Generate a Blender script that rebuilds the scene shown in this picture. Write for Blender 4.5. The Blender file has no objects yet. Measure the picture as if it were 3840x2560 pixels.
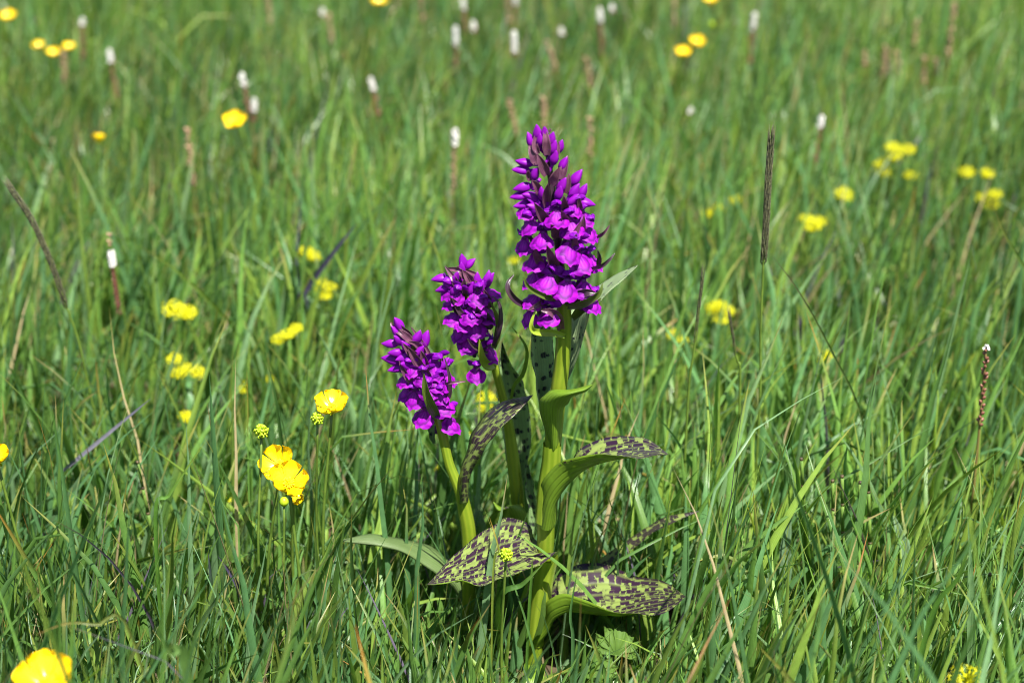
import bpy, math, random
import numpy as np
from mathutils import Vector, Matrix, Quaternion

random.seed(11)
rng = np.random.default_rng(11)
R = math.radians
scn = bpy.context.scene

# ------------------------------------------------------------------ camera
CAM_H, CAM_Y, PITCH, LENS = 0.60, -0.816, R(25.0), 60.0
cam_d = bpy.data.cameras.new('camera')
cam = bpy.data.objects.new('camera', cam_d)
scn.collection.objects.link(cam)
cam.location = (0, CAM_Y, CAM_H)
cam.rotation_euler = (R(90) - PITCH, 0, 0)
cam_d.lens = LENS
cam_d.sensor_width = 36
cam_d.clip_start = 0.01
cam_d.clip_end = 400
cam_d.dof.use_dof = True
cam_d.dof.focus_distance = 0.908
cam_d.dof.aperture_fstop = 6.2
cam_d.dof.aperture_blades = 0
scn.camera = cam

# ------------------------------------------------------------------ light
SUN_EL, SUN_AZ = R(65), R(152)          # azimuth clockwise from +Y: behind the camera, to its right
world = bpy.data.worlds.new('World')
scn.world = world
world.use_nodes = True
nt = world.node_tree
for n in list(nt.nodes):
    nt.nodes.remove(n)
wo = nt.nodes.new('ShaderNodeOutputWorld')
bg = nt.nodes.new('ShaderNodeBackground')
sky = nt.nodes.new('ShaderNodeTexSky')
sky.sky_type = 'NISHITA'
sky.sun_disc = False
sky.sun_elevation = SUN_EL
sky.sun_rotation = SUN_AZ
bg.inputs['Strength'].default_value = 0.058
nt.links.new(sky.outputs[0], bg.inputs[0])
nt.links.new(bg.outputs[0], wo.inputs[0])
sd = bpy.data.lights.new('sun', 'SUN')
sd.energy = 5.0
sd.angle = R(0.53)
sd.color = (1.0, 0.95, 0.87)
sun = bpy.data.objects.new('sun', sd)
scn.collection.objects.link(sun)
sun_dir = Vector((math.sin(SUN_AZ) * math.cos(SUN_EL), math.cos(SUN_AZ) * math.cos(SUN_EL), math.sin(SUN_EL)))
sun.rotation_euler = sun_dir.to_track_quat('Z', 'Y').to_euler()
sun.location = (0.5, -1.5, 3)
scn.view_settings.view_transform = 'Standard'
scn.view_settings.look = 'None'
scn.view_settings.exposure = 1.6
scn.view_settings.gamma = 1.0
scn.view_settings.use_curve_mapping = False
scn.cycles.use_denoising = True
scn.cycles.filter_width = 1.0
scn.cycles.max_bounces = 8
scn.cycles.diffuse_bounces = 4
scn.cycles.transmission_bounces = 6
scn.cycles.transparent_max_bounces = 6

# ------------------------------------------------------------------ photo pixel -> place
PXS = 36.0 / 3840 / LENS
CO, SI = math.cos(PITCH), math.sin(PITCH)
CROP = {'p': (0, 0, 1), 'f': (0, 0, 1 / 1.63265), 'a': (1850, 440, 1.96), 'b': (1400, 940, 2.24), 'c': (1800, 1150, 1.845),
        'd': (1200, 1800, 1.6333), 'g': (1880, 1100, 2.614), 'h': (1550, 1900, 2.375)}
def px(crop, x, y):
    o = CROP[crop]
    return o[0] + x / o[2], o[1] + y / o[2]
def ray(x, y):
    u, v = (x - 1920) * PXS, -(y - 1280) * PXS
    return np.array([u, CO + v * SI, -SI + v * CO])
CP = np.array([0, CAM_Y, CAM_H])
def at_y(x, y, Y):                      # the place on that line of sight at depth Y
    d = ray(x, y)
    return CP + d * ((Y - CAM_Y) / d[1])
def at_z(x, y, z):                      # ... at height z
    d = ray(x, y)
    return CP + d * ((z - CAM_H) / d[2])
def mpp(p):                             # metres per photo pixel at a place
    return ((p[1] - CAM_Y) * CO - (p[2] - CAM_H) * SI) * PXS
def project(P):
    dy, dz = P[..., 1] - CAM_Y, P[..., 2] - CAM_H
    ax = dy * CO - dz * SI
    up = dy * SI + dz * CO
    return P[..., 0] / ax / PXS + 1920, 1280 - up / ax / PXS, ax
def gz(x, y):
    return 0.006 * np.sin(x * 9.1 + y * 4.3) + 0.005 * np.sin(y * 13.7 - x * 6.1 + 1.3)

# ------------------------------------------------------------------ materials
MAT = {}
def nodes(name):
    m = bpy.data.materials.new(name)
    m.use_nodes = True
    t = m.node_tree
    for n in list(t.nodes):
        t.nodes.remove(n)
    MAT[name] = m
    return m, t
def N(t, kind, **kw):
    n = t.nodes.new(kind)
    for k, v in kw.items():
        if k.startswith('i_'):
            n.inputs[k[2:].replace('_', ' ')].default_value = v
        else:
            setattr(n, k, v)
    return n
def mixc(t, fac, a, b, blend='MIX'):
    n = t.nodes.new('ShaderNodeMix')
    n.data_type = 'RGBA'
    n.blend_type = blend
    for s, v in ((0, fac), (6, a), (7, b)):
        if isinstance(v, bpy.types.NodeSocket):
            t.links.new(v, n.inputs[s])
        elif isinstance(v, (int, float)):
            n.inputs[s].default_value = v
        else:
            n.inputs[s].default_value = (*v, 1) if len(v) == 3 else v
    return n.outputs[2]
def math_n(t, op, a, b=None, c=None, clamp=False):
    n = t.nodes.new('ShaderNodeMath')
    n.operation = op
    n.use_clamp = clamp
    for i, v in enumerate((a, b, c)):
        if v is None:
            continue
        if isinstance(v, bpy.types.NodeSocket):
            t.links.new(v, n.inputs[i])
        else:
            n.inputs[i].default_value = v
    return n.outputs[0]
def ramp(t, fac, stops, interp='LINEAR'):
    n = t.nodes.new('ShaderNodeValToRGB')
    n.color_ramp.interpolation = interp
    e = n.color_ramp.elements
    while len(e) < len(stops):
        e.new(0.5)
    for i, (p, c) in enumerate(stops):
        e[i].position = p
        e[i].color = (*c, 1) if len(c) == 3 else c
    t.links.new(fac, n.inputs[0])
    return n.outputs[0]
def finish(t, col, rough=0.45, spec=0.45, trans=0.3, tcol=None, normal=None, coat=0.0):
    out = t.nodes.new('ShaderNodeOutputMaterial')
    p = t.nodes.new('ShaderNodeBsdfPrincipled')
    p.inputs['Specular IOR Level'].default_value = spec
    p.inputs['Coat Weight'].default_value = coat
    p.inputs['Coat Roughness'].default_value = 0.25
    if isinstance(rough, bpy.types.NodeSocket):
        t.links.new(rough, p.inputs['Roughness'])
    else:
        p.inputs['Roughness'].default_value = rough
    t.links.new(col, p.inputs['Base Color'])
    if normal is not None:
        t.links.new(normal, p.inputs['Normal'])
    if trans > 0:
        tr = t.nodes.new('ShaderNodeBsdfTranslucent')
        t.links.new(tcol if tcol is not None else col, tr.inputs['Color'])
        mx = t.nodes.new('ShaderNodeMixShader')
        mx.inputs[0].default_value = trans
        t.links.new(p.outputs[0], mx.inputs[1])
        t.links.new(tr.outputs[0], mx.inputs[2])
        t.links.new(mx.outputs[0], out.inputs[0])
    else:
        t.links.new(p.outputs[0], out.inputs[0])
def bump(t, h, strength=0.3, dist=0.0005):
    b = t.nodes.new('ShaderNodeBump')
    b.inputs['Strength'].default_value = strength
    b.inputs['Distance'].default_value = dist
    t.links.new(h, b.inputs['Height'])
    return b.outputs[0]
def uvn(t, name):
    n = t.nodes.new('ShaderNodeUVMap')
    n.uv_map = name
    s = t.nodes.new('ShaderNodeSeparateXYZ')
    t.links.new(n.outputs[0], s.inputs[0])
    return n.outputs[0], s.outputs[0], s.outputs[1]
def gloss_tint(t, col, k):
    return mixc(t, 1.0, col, k, 'MULTIPLY')

def mat_grass():
    m, t = nodes('grass_blade')
    a = N(t, 'ShaderNodeAttribute', attribute_name='col')
    _, u, v = uvn(t, 'UVMap')
    w = math_n(t, 'SINE', math_n(t, 'MULTIPLY', u, 38.0))
    geo = N(t, 'ShaderNodeTexCoord')
    nz = N(t, 'ShaderNodeTexNoise', i_Scale=160.0, i_Detail=3.0)
    t.links.new(geo.outputs['Object'], nz.inputs['Vector'])
    f = math_n(t, 'MULTIPLY_ADD', nz.outputs[0], 0.7, 0.65)
    f = math_n(t, 'ADD', f, math_n(t, 'MULTIPLY', w, 0.10))
    cc = N(t, 'ShaderNodeCombineColor')
    for i in range(3):
        t.links.new(f, cc.inputs[i])
    col = mixc(t, 1.0, a.outputs['Color'], cc.outputs[0], 'MULTIPLY')
    tc = mixc(t, 1.0, col, (1.5, 1.55, 0.65), 'MULTIPLY')
    finish(t, col, 0.34, 0.5, 0.38, tc, bump(t, w, 0.25, 0.0003))
mat_grass()

def mat_leaf(name, base, spotted, spot=(0.030, 0.010, 0.032), trans=0.3, cover=0.5, rough=0.38):
    m, t = nodes(name)
    uvmm, umm, vmm = uvn(t, 'mm')
    uvv, u, v = uvn(t, 'UVMap')
    geo = N(t, 'ShaderNodeTexCoord')
    nz = N(t, 'ShaderNodeTexNoise', i_Scale=90.0, i_Detail=4.0)
    t.links.new(geo.outputs['Object'], nz.inputs['Vector'])
    col = mixc(t, nz.outputs[0], tuple(c * 0.72 for c in base), tuple(min(1, c * 1.3) for c in base))
    vein = math_n(t, 'POWER', math_n(t, 'ABSOLUTE', math_n(t, 'SINE', math_n(t, 'MULTIPLY', u, 28.27))), 12.0)
    col = mixc(t, math_n(t, 'MULTIPLY', vein, 0.30), col, tuple(c * 0.45 for c in base))
    if spotted:
        # blotches sit in rows between the parallel veins
        mp = N(t, 'ShaderNodeMapping')
        mp.inputs['Scale'].default_value = (0.25, 0.33, 1) if cover > .4 else (0.19, 0.27, 1)
        t.links.new(uvmm, mp.inputs[0])
        wob = N(t, 'ShaderNodeTexNoise', i_Scale=0.55, i_Detail=2.0)
        t.links.new(uvmm, wob.inputs['Vector'])
        add = t.nodes.new('ShaderNodeVectorMath'); add.operation = 'MULTIPLY_ADD'
        t.links.new(wob.outputs[1], add.inputs[0])
        add.inputs[1].default_value = (0.5, 0.5, 0)
        t.links.new(mp.outputs[0], add.inputs[2])
        wob2 = N(t, 'ShaderNodeTexNoise', i_Scale=1.7, i_Detail=2.0)
        t.links.new(uvmm, wob2.inputs['Vector'])
        add2 = t.nodes.new('ShaderNodeVectorMath'); add2.operation = 'MULTIPLY_ADD'
        t.links.new(wob2.outputs[1], add2.inputs[0])
        add2.inputs[1].default_value = (0.42, 0.42, 0)
        t.links.new(add.outputs[0], add2.inputs[2])
        add = add2
        vo = N(t, 'ShaderNodeTexVoronoi', distance='CHEBYCHEV' if cover > .4 else 'EUCLIDEAN')
        vo.inputs['Scale'].default_value = 1.0
        vo.inputs['Randomness'].default_value = 0.62
        t.links.new(add.outputs[0], vo.inputs['Vector'])
        big = N(t, 'ShaderNodeTexNoise', i_Scale=0.16, i_Detail=1.0)
        t.links.new(uvmm, big.inputs['Vector'])
        sep = N(t, 'ShaderNodeSeparateColor')
        t.links.new(vo.outputs['Color'], sep.inputs[0])
        thr = math_n(t, 'ADD', math_n(t, 'MULTIPLY_ADD', v, 0.10, cover), math_n(t, 'MULTIPLY_ADD', big.outputs[0], 0.36, -0.18))
        thr = math_n(t, 'ADD', thr, math_n(t, 'MULTIPLY_ADD', sep.outputs[0], 0.22, -0.11))
        d = math_n(t, 'SUBTRACT', thr, vo.outputs['Distance'])
        mask = math_n(t, 'MULTIPLY_ADD', d, 14.0, 0.5, clamp=True)
        # a row of dots along the margin
        edge = math_n(t, 'GREATER_THAN', math_n(t, 'ABSOLUTE', math_n(t, 'MULTIPLY_ADD', u, 2.0, -1.0)), 0.955)
        dots = math_n(t, 'GREATER_THAN', math_n(t, 'SINE', math_n(t, 'MULTIPLY', vmm, 4.6)), -0.2)
        mask = math_n(t, 'MAXIMUM', mask, math_n(t, 'MULTIPLY', edge, dots))
        mask = math_n(t, 'MULTIPLY', mask, math_n(t, 'SUBTRACT', 1.0, math_n(t, 'MULTIPLY', vein, 0.5)))
        scol = mixc(t, nz.outputs[0], tuple(c * 0.6 for c in spot), tuple(c * 1.7 for c in spot))
        col = mixc(t, mask, col, scol)
    h = math_n(t, 'ADD', math_n(t, 'MULTIPLY', vein, -1.0), math_n(t, 'MULTIPLY', nz.outputs[0], 0.8))
    tc = mixc(t, 1.0, col, (1.35, 1.4, 0.7), 'MULTIPLY')
    finish(t, col, rough, 0.5, trans, tc, bump(t, h, 0.5, 0.0004))
mat_leaf('leaf_upper', (0.185, 0.245, 0.060), True, spot=(0.020, 0.007, 0.020), cover=0.43, rough=0.32)
mat_leaf('leaf_upper_sparse', (0.30, 0.46, 0.20), True, spot=(0.018, 0.016, 0.034), cover=0.30)  # base lightened and blued to carry skylight on the shaded erect leaves
mat_leaf('leaf_upper_mid', (0.28, 0.44, 0.18), True, spot=(0.018, 0.013, 0.034), cover=0.36)  # skylight fill for the shaded leaf put into the base colour, spots navy
mat_leaf('leaf_upper_few', (0.28, 0.38, 0.19), True, spot=(0.018, 0.013, 0.034), cover=0.17)
mat_leaf('leaf_under', (0.17, 0.29, 0.022), False, trans=0.42, rough=0.42)
mat_leaf('leaf_under_pale', (0.085, 0.135, 0.04), False, trans=0.2, rough=0.5)

def mat_simple(name, c1, c2, scale=120.0, rough=0.45, spec=0.45, trans=0.0, stripes=0.0, tk=(1.3, 1.3, 0.8), bmp=0.2, coat=0.0):
    m, t = nodes(name)
    geo = N(t, 'ShaderNodeTexCoord')
    nz = N(t, 'ShaderNodeTexNoise', i_Scale=scale, i_Detail=4.0)
    t.links.new(geo.outputs['Object'], nz.inputs['Vector'])
    f = nz.outputs[0]
    h = nz.outputs[0]
    if stripes:
        _, u, v = uvn(t, 'UVMap')
        s = math_n(t, 'SINE', math_n(t, 'MULTIPLY', u, stripes))
        f = math_n(t, 'MULTIPLY_ADD', s, 0.12, f, clamp=True)
        h = s
    col = ramp(t, f, [(0.3, c1), (0.7, c2)])
    finish(t, col, rough, spec, trans, mixc(t, 1.0, col, tk, 'MULTIPLY'), bump(t, h, bmp, 0.0003), coat)
mat_simple('orchid_stem', (0.135, 0.215, 0.012), (0.215, 0.285, 0.020), 45, 0.36, 0.5, 0.22, 50.0)
mat_simple('sheath', (0.18, 0.28, 0.015), (0.31, 0.41, 0.035), 45, 0.4, 0.5, 0.3, 56.0)
mat_simple('bract_purple', (0.055, 0.016, 0.040), (0.17, 0.065, 0.11), 160, 0.34, 0.5, 0.18, 40.0, (1.6, 0.8, 1.0))
mat_simple('bract_green', (0.05, 0.075, 0.012), (0.13, 0.19, 0.03), 70, 0.33, 0.5, 0.25, 34.0)
mat_simple('bract_dark', (0.02, 0.010, 0.022), (0.055, 0.03, 0.04), 70, 0.3, 0.5, 0.1, 34.0, (1.3, 0.9, 1.0))
mat_simple('sepal_purple', (0.10, 0.001, 0.22), (0.23, 0.003, 0.38), 170, 0.5, 0.22, 0.24, 30.0, (1.3, 0.6, 1.1))
mat_simple('bud_purple', (0.13, 0.001, 0.23), (0.26, 0.004, 0.38), 110, 0.45, 0.25, 0.2, 0.0, (1.3, 0.6, 1.1))
mat_simple('spur_purple', (0.06, 0.006, 0.10), (0.16, 0.014, 0.22), 170, 0.4, 0.4, 0.25, 0.0, (1.3, 0.7, 1.1))
mat_simple('petal_yellow', (0.74, 0.50, 0.002), (0.84, 0.64, 0.006), 60, 0.24, 0.5, 0.2, 44.0, (1.0, 0.95, 0.6), 0.06, 0.3)
mat_simple('stamen_yellow', (0.80, 0.60, 0.0), (0.95, 0.80, 0.03), 300, 0.5, 0.3, 0.2)
mat_simple('burr_green', (0.22, 0.36, 0.01), (0.42, 0.52, 0.02), 300, 0.4, 0.4, 0.25)
mat_simple('thin_stem', (0.06, 0.11, 0.014), (0.13, 0.20, 0.03), 120, 0.42, 0.4, 0.1)
mat_simple('bistort_stem', (0.13, 0.075, 0.03), (0.20, 0.19, 0.05), 60, 0.45, 0.4, 0.1)
mat_simple('bulbil_brown', (0.075, 0.020, 0.018), (0.26, 0.11, 0.07), 420, 0.4, 0.45, 0.0)
mat_simple('bulbil_tan', (0.22, 0.12, 0.07), (0.45, 0.30, 0.20), 420, 0.5, 0.35, 0.1)
mat_simple('floret_white', (0.74, 0.70, 0.66), (0.86, 0.86, 0.84), 300, 0.5, 0.3, 0.3, 0.0, (1, 1, 1))
mat_simple('floret_yellow', (0.55, 0.56, 0.008), (0.78, 0.74, 0.015), 400, 0.5, 0.3, 0.3, 0.0, (1, 1, .7))
mat_simple('seed_head', (0.022, 0.022, 0.020), (0.13, 0.13, 0.06), 900, 0.5, 0.3, 0.05)
mat_simple('horsetail', (0.075, 0.15, 0.025), (0.14, 0.22, 0.04), 200, 0.4, 0.4, 0.1, 40.0)
mat_simple('horsetail_node', (0.02, 0.016, 0.010), (0.11, 0.08, 0.035), 400, 0.5, 0.3, 0)
mat_simple('herb_leaf', (0.07, 0.15, 0.018), (0.15, 0.26, 0.035), 120, 0.42, 0.45, 0.35)
mat_simple('herb_leaf_blue', (0.13, 0.24, 0.12), (0.22, 0.33, 0.19), 140, 0.5, 0.4, 0.3)
mat_simple('herb_leaf_dark', (0.045, 0.10, 0.015), (0.09, 0.165, 0.026), 140, 0.6, 0.15, 0.3)

def mat_lip():
    m, t = nodes('lip_purple')
    uvv, u, v = uvn(t, 'UVMap')
    geo = N(t, 'ShaderNodeTexCoord')
    nz = N(t, 'ShaderNodeTexNoise', i_Scale=330.0, i_Detail=3.0)
    t.links.new(geo.outputs['Object'], nz.inputs['Vector'])
    col = ramp(t, nz.outputs[0], [(0.3, (0.15, 0.0008, 0.23)), (0.7, (0.32, 0.002, 0.40))])
    # dark loops and pale streaks of the lip
    du = math_n(t, 'ABSOLUTE', math_n(t, 'MULTIPLY_ADD', u, 2.0, -1.0))
    dv = math_n(t, 'SUBTRACT', v, 0.42)
    r = math_n(t, 'SQRT', math_n(t, 'ADD', math_n(t, 'POWER', math_n(t, 'MULTIPLY', du, 1.0), 2.0), math_n(t, 'POWER', math_n(t, 'MULTIPLY', math_n(t, 'ABSOLUTE', dv), 1.5), 2.0)))
    r = math_n(t, 'ADD', r, math_n(t, 'MULTIPLY_ADD', nz.outputs[0], 0.7, -0.35))
    ring = math_n(t, 'SUBTRACT', 1.0, math_n(t, 'MULTIPLY', math_n(t, 'ABSOLUTE', math_n(t, 'SUBTRACT', r, 0.56)), 6.0), clamp=True)
    col = mixc(t, math_n(t, 'MULTIPLY', ring, 0.7), col, (0.035, 0.0, 0.06))
    st = math_n(t, 'SUBTRACT', 1.0, math_n(t, 'MULTIPLY', r, 2.3), clamp=True)
    lines = math_n(t, 'GREATER_THAN', math_n(t, 'SINE', math_n(t, 'MULTIPLY', u, 44.0)), 0.1)
    col = mixc(t, math_n(t, 'MULTIPLY', math_n(t, 'MULTIPLY', st, lines), 0.4), col, (0.42, 0.08, 0.48))
    finish(t, col, 0.55, 0.18, 0.26, mixc(t, 1.0, col, (1.3, 0.6, 1.1), 'MULTIPLY'), bump(t, nz.outputs[0], 0.5, 0.0004))
mat_lip()

def mat_ground():
    m, t = nodes('meadow_soil')
    geo = N(t, 'ShaderNodeTexCoord')
    n1 = N(t, 'ShaderNodeTexNoise', i_Scale=60.0, i_Detail=8.0)
    n2 = N(t, 'ShaderNodeTexNoise', i_Scale=7.0, i_Detail=5.0)
    for n in (n1, n2):
        t.links.new(geo.outputs['Object'], n.inputs['Vector'])
    c1 = ramp(t, n1.outputs[0], [(0.3, (0.022, 0.015, 0.010)), (0.55, (0.075, 0.055, 0.032)), (0.75, (0.16, 0.12, 0.07))])
    c2 = ramp(t, n1.outputs[0], [(0.3, (0.020, 0.034, 0.008)), (0.7, (0.07, 0.11, 0.022))])
    f = ramp(t, n2.outputs[0], [(0.42, (0, 0, 0)), (0.6, (1, 1, 1))])
    finish(t, mixc(t, f, c1, c2), 0.85, 0.2, 0.0, normal=bump(t, n1.outputs[0], 0.8, 0.006))
mat_ground()

# ------------------------------------------------------------------ mesh helpers
COL = scn.collection
def mesh(name, V, F, mats, uv=None, uvmm=None, smooth=True, mi=None):
    me = bpy.data.meshes.new(name)
    me.from_pydata([tuple(map(float, v)) for v in V], [], [tuple(map(int, f)) for f in F])
    for m in (mats if isinstance(mats, (list, tuple)) else [mats]):
        me.materials.append(MAT[m])
    idx = np.empty(len(me.loops), dtype=np.int32)
    me.loops.foreach_get('vertex_index', idx)
    lay = me.uv_layers.new(name='UVMap')
    if uv is not None:
        lay.data.foreach_set('uv', np.asarray(uv, dtype=np.float32)[idx].ravel())
    if uvmm is not None:
        l2 = me.uv_layers.new(name='mm')
        l2.data.foreach_set('uv', np.asarray(uvmm, dtype=np.float32)[idx].ravel())
    if mi is not None:
        me.polygons.foreach_set('material_index', np.asarray(mi, dtype=np.int32))
    me.polygons.foreach_set('use_smooth', np.full(len(me.polygons), smooth))
    me.update()
    return me
def obj(name, me, parent=None, mat=None):
    o = bpy.data.objects.new(name, me)
    COL.objects.link(o)
    if parent is not None:
        o.parent = parent
    if mat is not None:
        o.matrix_local = mat
    return o
def thing(name, label, cat, loc=(0, 0, 0), group=None):
    o = bpy.data.objects.new(name, None)
    o.empty_display_size = 0.01
    COL.objects.link(o)
    o.location = tuple(map(float, loc))
    o['label'] = label
    o['category'] = cat
    if group:
        o['group'] = group
    return o
def tag(o, label, cat, group=None):
    o['label'] = label
    o['category'] = cat
    if group:
        o['group'] = group
    return o
def crom(P, n):
    P = np.asarray(P, float)
    k = len(P)
    if k == 2:
        t = np.linspace(0, 1, n)[:, None]
        return P[0] * (1 - t) + P[1] * t
    E = np.vstack([2 * P[0] - P[1], P, 2 * P[-1] - P[-2]])
    out = []
    for s in np.linspace(0, k - 1, n):
        i = min(int(s), k - 2)
        t = s - i
        p0, p1, p2, p3 = E[i], E[i + 1], E[i + 2], E[i + 3]
        out.append(0.5 * ((2 * p1) + (-p0 + p2) * t + (2 * p0 - 5 * p1 + 4 * p2 - p3) * t * t + (-p0 + 3 * p1 - 3 * p2 + p3) * t ** 3))
    return np.array(out)
def unit(v):
    v = np.asarray(v, float)
    return v / (np.linalg.norm(v, axis=-1, keepdims=True) + 1e-12)
def tube(P, rad, n=8, cap=True, ridge=0.0, nr=0):
    P = np.asarray(P, float)
    k = len(P)
    rad = np.broadcast_to(np.asarray(rad, float), (k,))
    T = unit(np.gradient(P, axis=0))
    ref = np.array([0.31, 0.9, 0.12]) if abs(T[0][1]) < 0.9 else np.array([1.0, 0, 0])
    A = unit(np.cross(T, ref)); B = np.cross(T, A)
    ang = np.linspace(0, 2 * math.pi, n, endpoint=False)
    rr = 1 + ridge * np.cos(nr * ang)
    V = P[:, None] + rad[:, None, None] * rr[None, :, None] * (np.cos(ang)[None, :, None] * A[:, None] + np.sin(ang)[None, :, None] * B[:, None])
    V = V.reshape(-1, 3)
    F = [(i * n + j, i * n + (j + 1) % n, (i + 1) * n + (j + 1) % n, (i + 1) * n + j) for i in range(k - 1) for j in range(n)]
    if cap:
        F.append(tuple(range(n - 1, -1, -1)))
        F.append(tuple((k - 1) * n + j for j in range(n)))
    uv = np.array([(j / n, i / max(1, k - 1)) for i in range(k) for j in range(n)])
    return V, F, uv
def join(parts):
    V, F, U, o = [], [], [], 0
    for v, f, u in parts:
        V.append(np.asarray(v, float)); U.append(np.asarray(u, float))
        F += [tuple(i + o for i in q) for q in f]
        o += len(v)
    return np.vstack(V), F, np.vstack(U)
def sheet(G, thick=0.0):
    """grid (rows, cols, 3) -> verts, faces, uv, uv in mm, material index; two skins when thick"""
    G = np.asarray(G, float)
    r, c = G.shape[:2]
    along = np.concatenate([[0], np.cumsum(np.linalg.norm(np.diff(G[:, c // 2], axis=0), axis=1))]) * 1000
    ac = np.concatenate([np.zeros((r, 1)), np.cumsum(np.linalg.norm(np.diff(G, axis=1), axis=2), axis=1)], axis=1) * 1000
    ac = ac - ac[:, c // 2:c // 2 + 1]
    uv = np.array([(j / (c - 1), i / (r - 1)) for i in range(r) for j in range(c)])
    mm = np.stack([ac, np.repeat(along[:, None], c, 1)], 2).reshape(-1, 2)
    F = [(i * c + j, i * c + j + 1, (i + 1) * c + j + 1, (i + 1) * c + j) for i in range(r - 1) for j in range(c - 1)]
    V = G.reshape(-1, 3)
    if thick <= 0:
        return V, F, uv, mm, [0] * len(F)
    du = np.gradient(G, axis=1); dv = np.gradient(G, axis=0)
    nn = unit(np.cross(du, dv))
    bad = np.linalg.norm(np.cross(du, dv), axis=2) < 1e-14
    nn[bad] = 0
    edge = np.abs(np.linspace(-1, 1, c)); tk = thick * (1 - 0.85 * edge ** 4)
    V2 = (G - nn * tk[None, :, None]).reshape(-1, 3)
    n = r * c
    F2 = [(b + n, a + n, d + n, cc + n) for a, b, cc, d in F]
    S = []
    for i in range(r - 1):
        S.append((i * c, (i + 1) * c, (i + 1) * c + n, i * c + n))
        S.append(((i + 1) * c + c - 1, i * c + c - 1, i * c + c - 1 + n, (i + 1) * c + c - 1 + n))
    return np.vstack([V, V2]), F + F2 + S, np.vstack([uv, uv]), np.vstack([mm, mm]), [0] * len(F) + [1] * len(F2) + [0] * len(S)
def leaf3(name, crop, rows, mats, parent, origin, n=26, c=11, wave=0.0, thick=0.0005, label=None, seed=0):
    """rows of (far edge, midrib, near edge), each (x, y, Y); mats = (skin on the side of F x growth, other skin)"""
    def cv(k):
        return crom([at_y(*px(q[k][3] if len(q[k]) > 3 else crop, q[k][0], q[k][1]), q[k][2]) for q in rows], n)
    A, M, B = cv(0), cv(1), cv(2)
    u = np.linspace(-1, 1, c)[None, :, None]
    G = A[:, None] * (u * (u - 1) / 2) + M[:, None] * (1 - u * u) + B[:, None] * (u * (u + 1) / 2)
    if wave:
        rr = np.random.default_rng(seed)
        ph = rr.uniform(0, 6, 4)
        s = np.linspace(0, 1, n)[:, None]
        uu = np.linspace(-1, 1, c)[None, :]
        d = wave * (np.sin(s * 19 + ph[0]) * np.abs(uu) ** 1.5 * np.sign(uu + 0.2) + 0.5 * np.sin(s * 33 + ph[1] + uu * 2) * uu ** 2 + 0.25 * np.cos(uu * 15 + ph[2]))
        d *= np.sin(np.clip(s * 1.05, 0, 1) * math.pi) ** 0.5
        du = np.gradient(G, axis=1); dv = np.gradient(G, axis=0)
        G = G + unit(np.cross(du, dv)) * d[..., None]
    G = G - np.asarray(origin)
    V, F, uv, mm, mi = sheet(G, thick)
    o = obj(name, mesh(name, V, F, list(mats), uv, mm, True, mi), parent)
    if label:
        o['label'] = label
    return o
def ribbon(P, W, side=None, fold=0.25, c=5, twist=0.0):
    """spine P, half widths W -> grid; side: hint vector across"""
    P = np.asarray(P, float); W = np.asarray(W, float)
    T = unit(np.gradient(P, axis=0))
    side = np.array([1.0, 0, 0]) if side is None else np.asarray(side, float)
    S = unit(side - (T @ side)[:, None] * T)
    Nn = np.cross(S, T)
    if twist:
        a = np.linspace(0, twist, len(P))[:, None]
        S, Nn = S * np.cos(a) + Nn * np.sin(a), Nn * np.cos(a) - S * np.sin(a)
    u = np.linspace(-1, 1, c)[None, :, None]
    return P[:, None] + S[:, None] * u * W[:, None, None] + Nn[:, None] * (u * u - 0.4) * (fold * W)[:, None, None]
CAMV = np.array([0, -CO, SI])
def px_ribbon(crop, pts, wpx, n=14, taper='bract', fold=0.5, tilt=0.0):
    """pts (x, y, Y); wpx full width in photo pixels of that crop"""
    P = crom([at_y(*px(crop, x, y), Y) for x, y, Y in pts], n)
    t = np.linspace(0, 1, n)
    if taper == 'bract':
        w = np.minimum(1, 0.55 + 1.6 * t) * (1 - t ** 2.2) ** 0.8
    else:
        w = np.minimum(1, 0.7 + 1.2 * t) * (1 - t ** 3)
    w = w + 0.01
    k = mpp(P[len(P) // 2]) / CROP[crop][2]
    T = unit(np.gradient(P, axis=0))
    S = unit(np.cross(T, CAMV[None]))
    Nn = np.cross(S, T)
    a = tilt
    S, Nn = S * math.cos(a) + Nn * math.sin(a), Nn * math.cos(a) - S * math.sin(a)
    u = np.linspace(-1, 1, 7)[None, :, None]
    W = (w * wpx * k / 2)[:, None, None]
    return P[:, None] + S[:, None] * u * W + Nn[:, None] * (u * u - 0.4) * fold * W

# ------------------------------------------------------------------ ground
def build_ground():
    ax = np.concatenate([-np.geomspace(120, 3.2, 14), np.linspace(-3, 3, 121), np.geomspace(3.2, 120, 14)])
    ay = np.concatenate([-np.geomspace(120, 2.2, 14), np.linspace(-2, 5, 141), np.geomspace(5.2, 160, 16)])
    X, Y = np.meshgrid(ax, ay)
    Z = gz(X, Y)
    rr = np.random.default_rng(3)
    Z = Z + rr.normal(0, 0.0025, Z.shape) * (np.abs(X) < 3)
    G = np.stack([X, Y, Z], 2)
    V, F, uv, mm, mi = sheet(G)
    o = obj('ground', mesh('ground', V, F, 'meadow_soil', uv))
    o['kind'] = 'structure'
    o['label'] = 'damp brown meadow soil under the grass'
build_ground()

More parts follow.
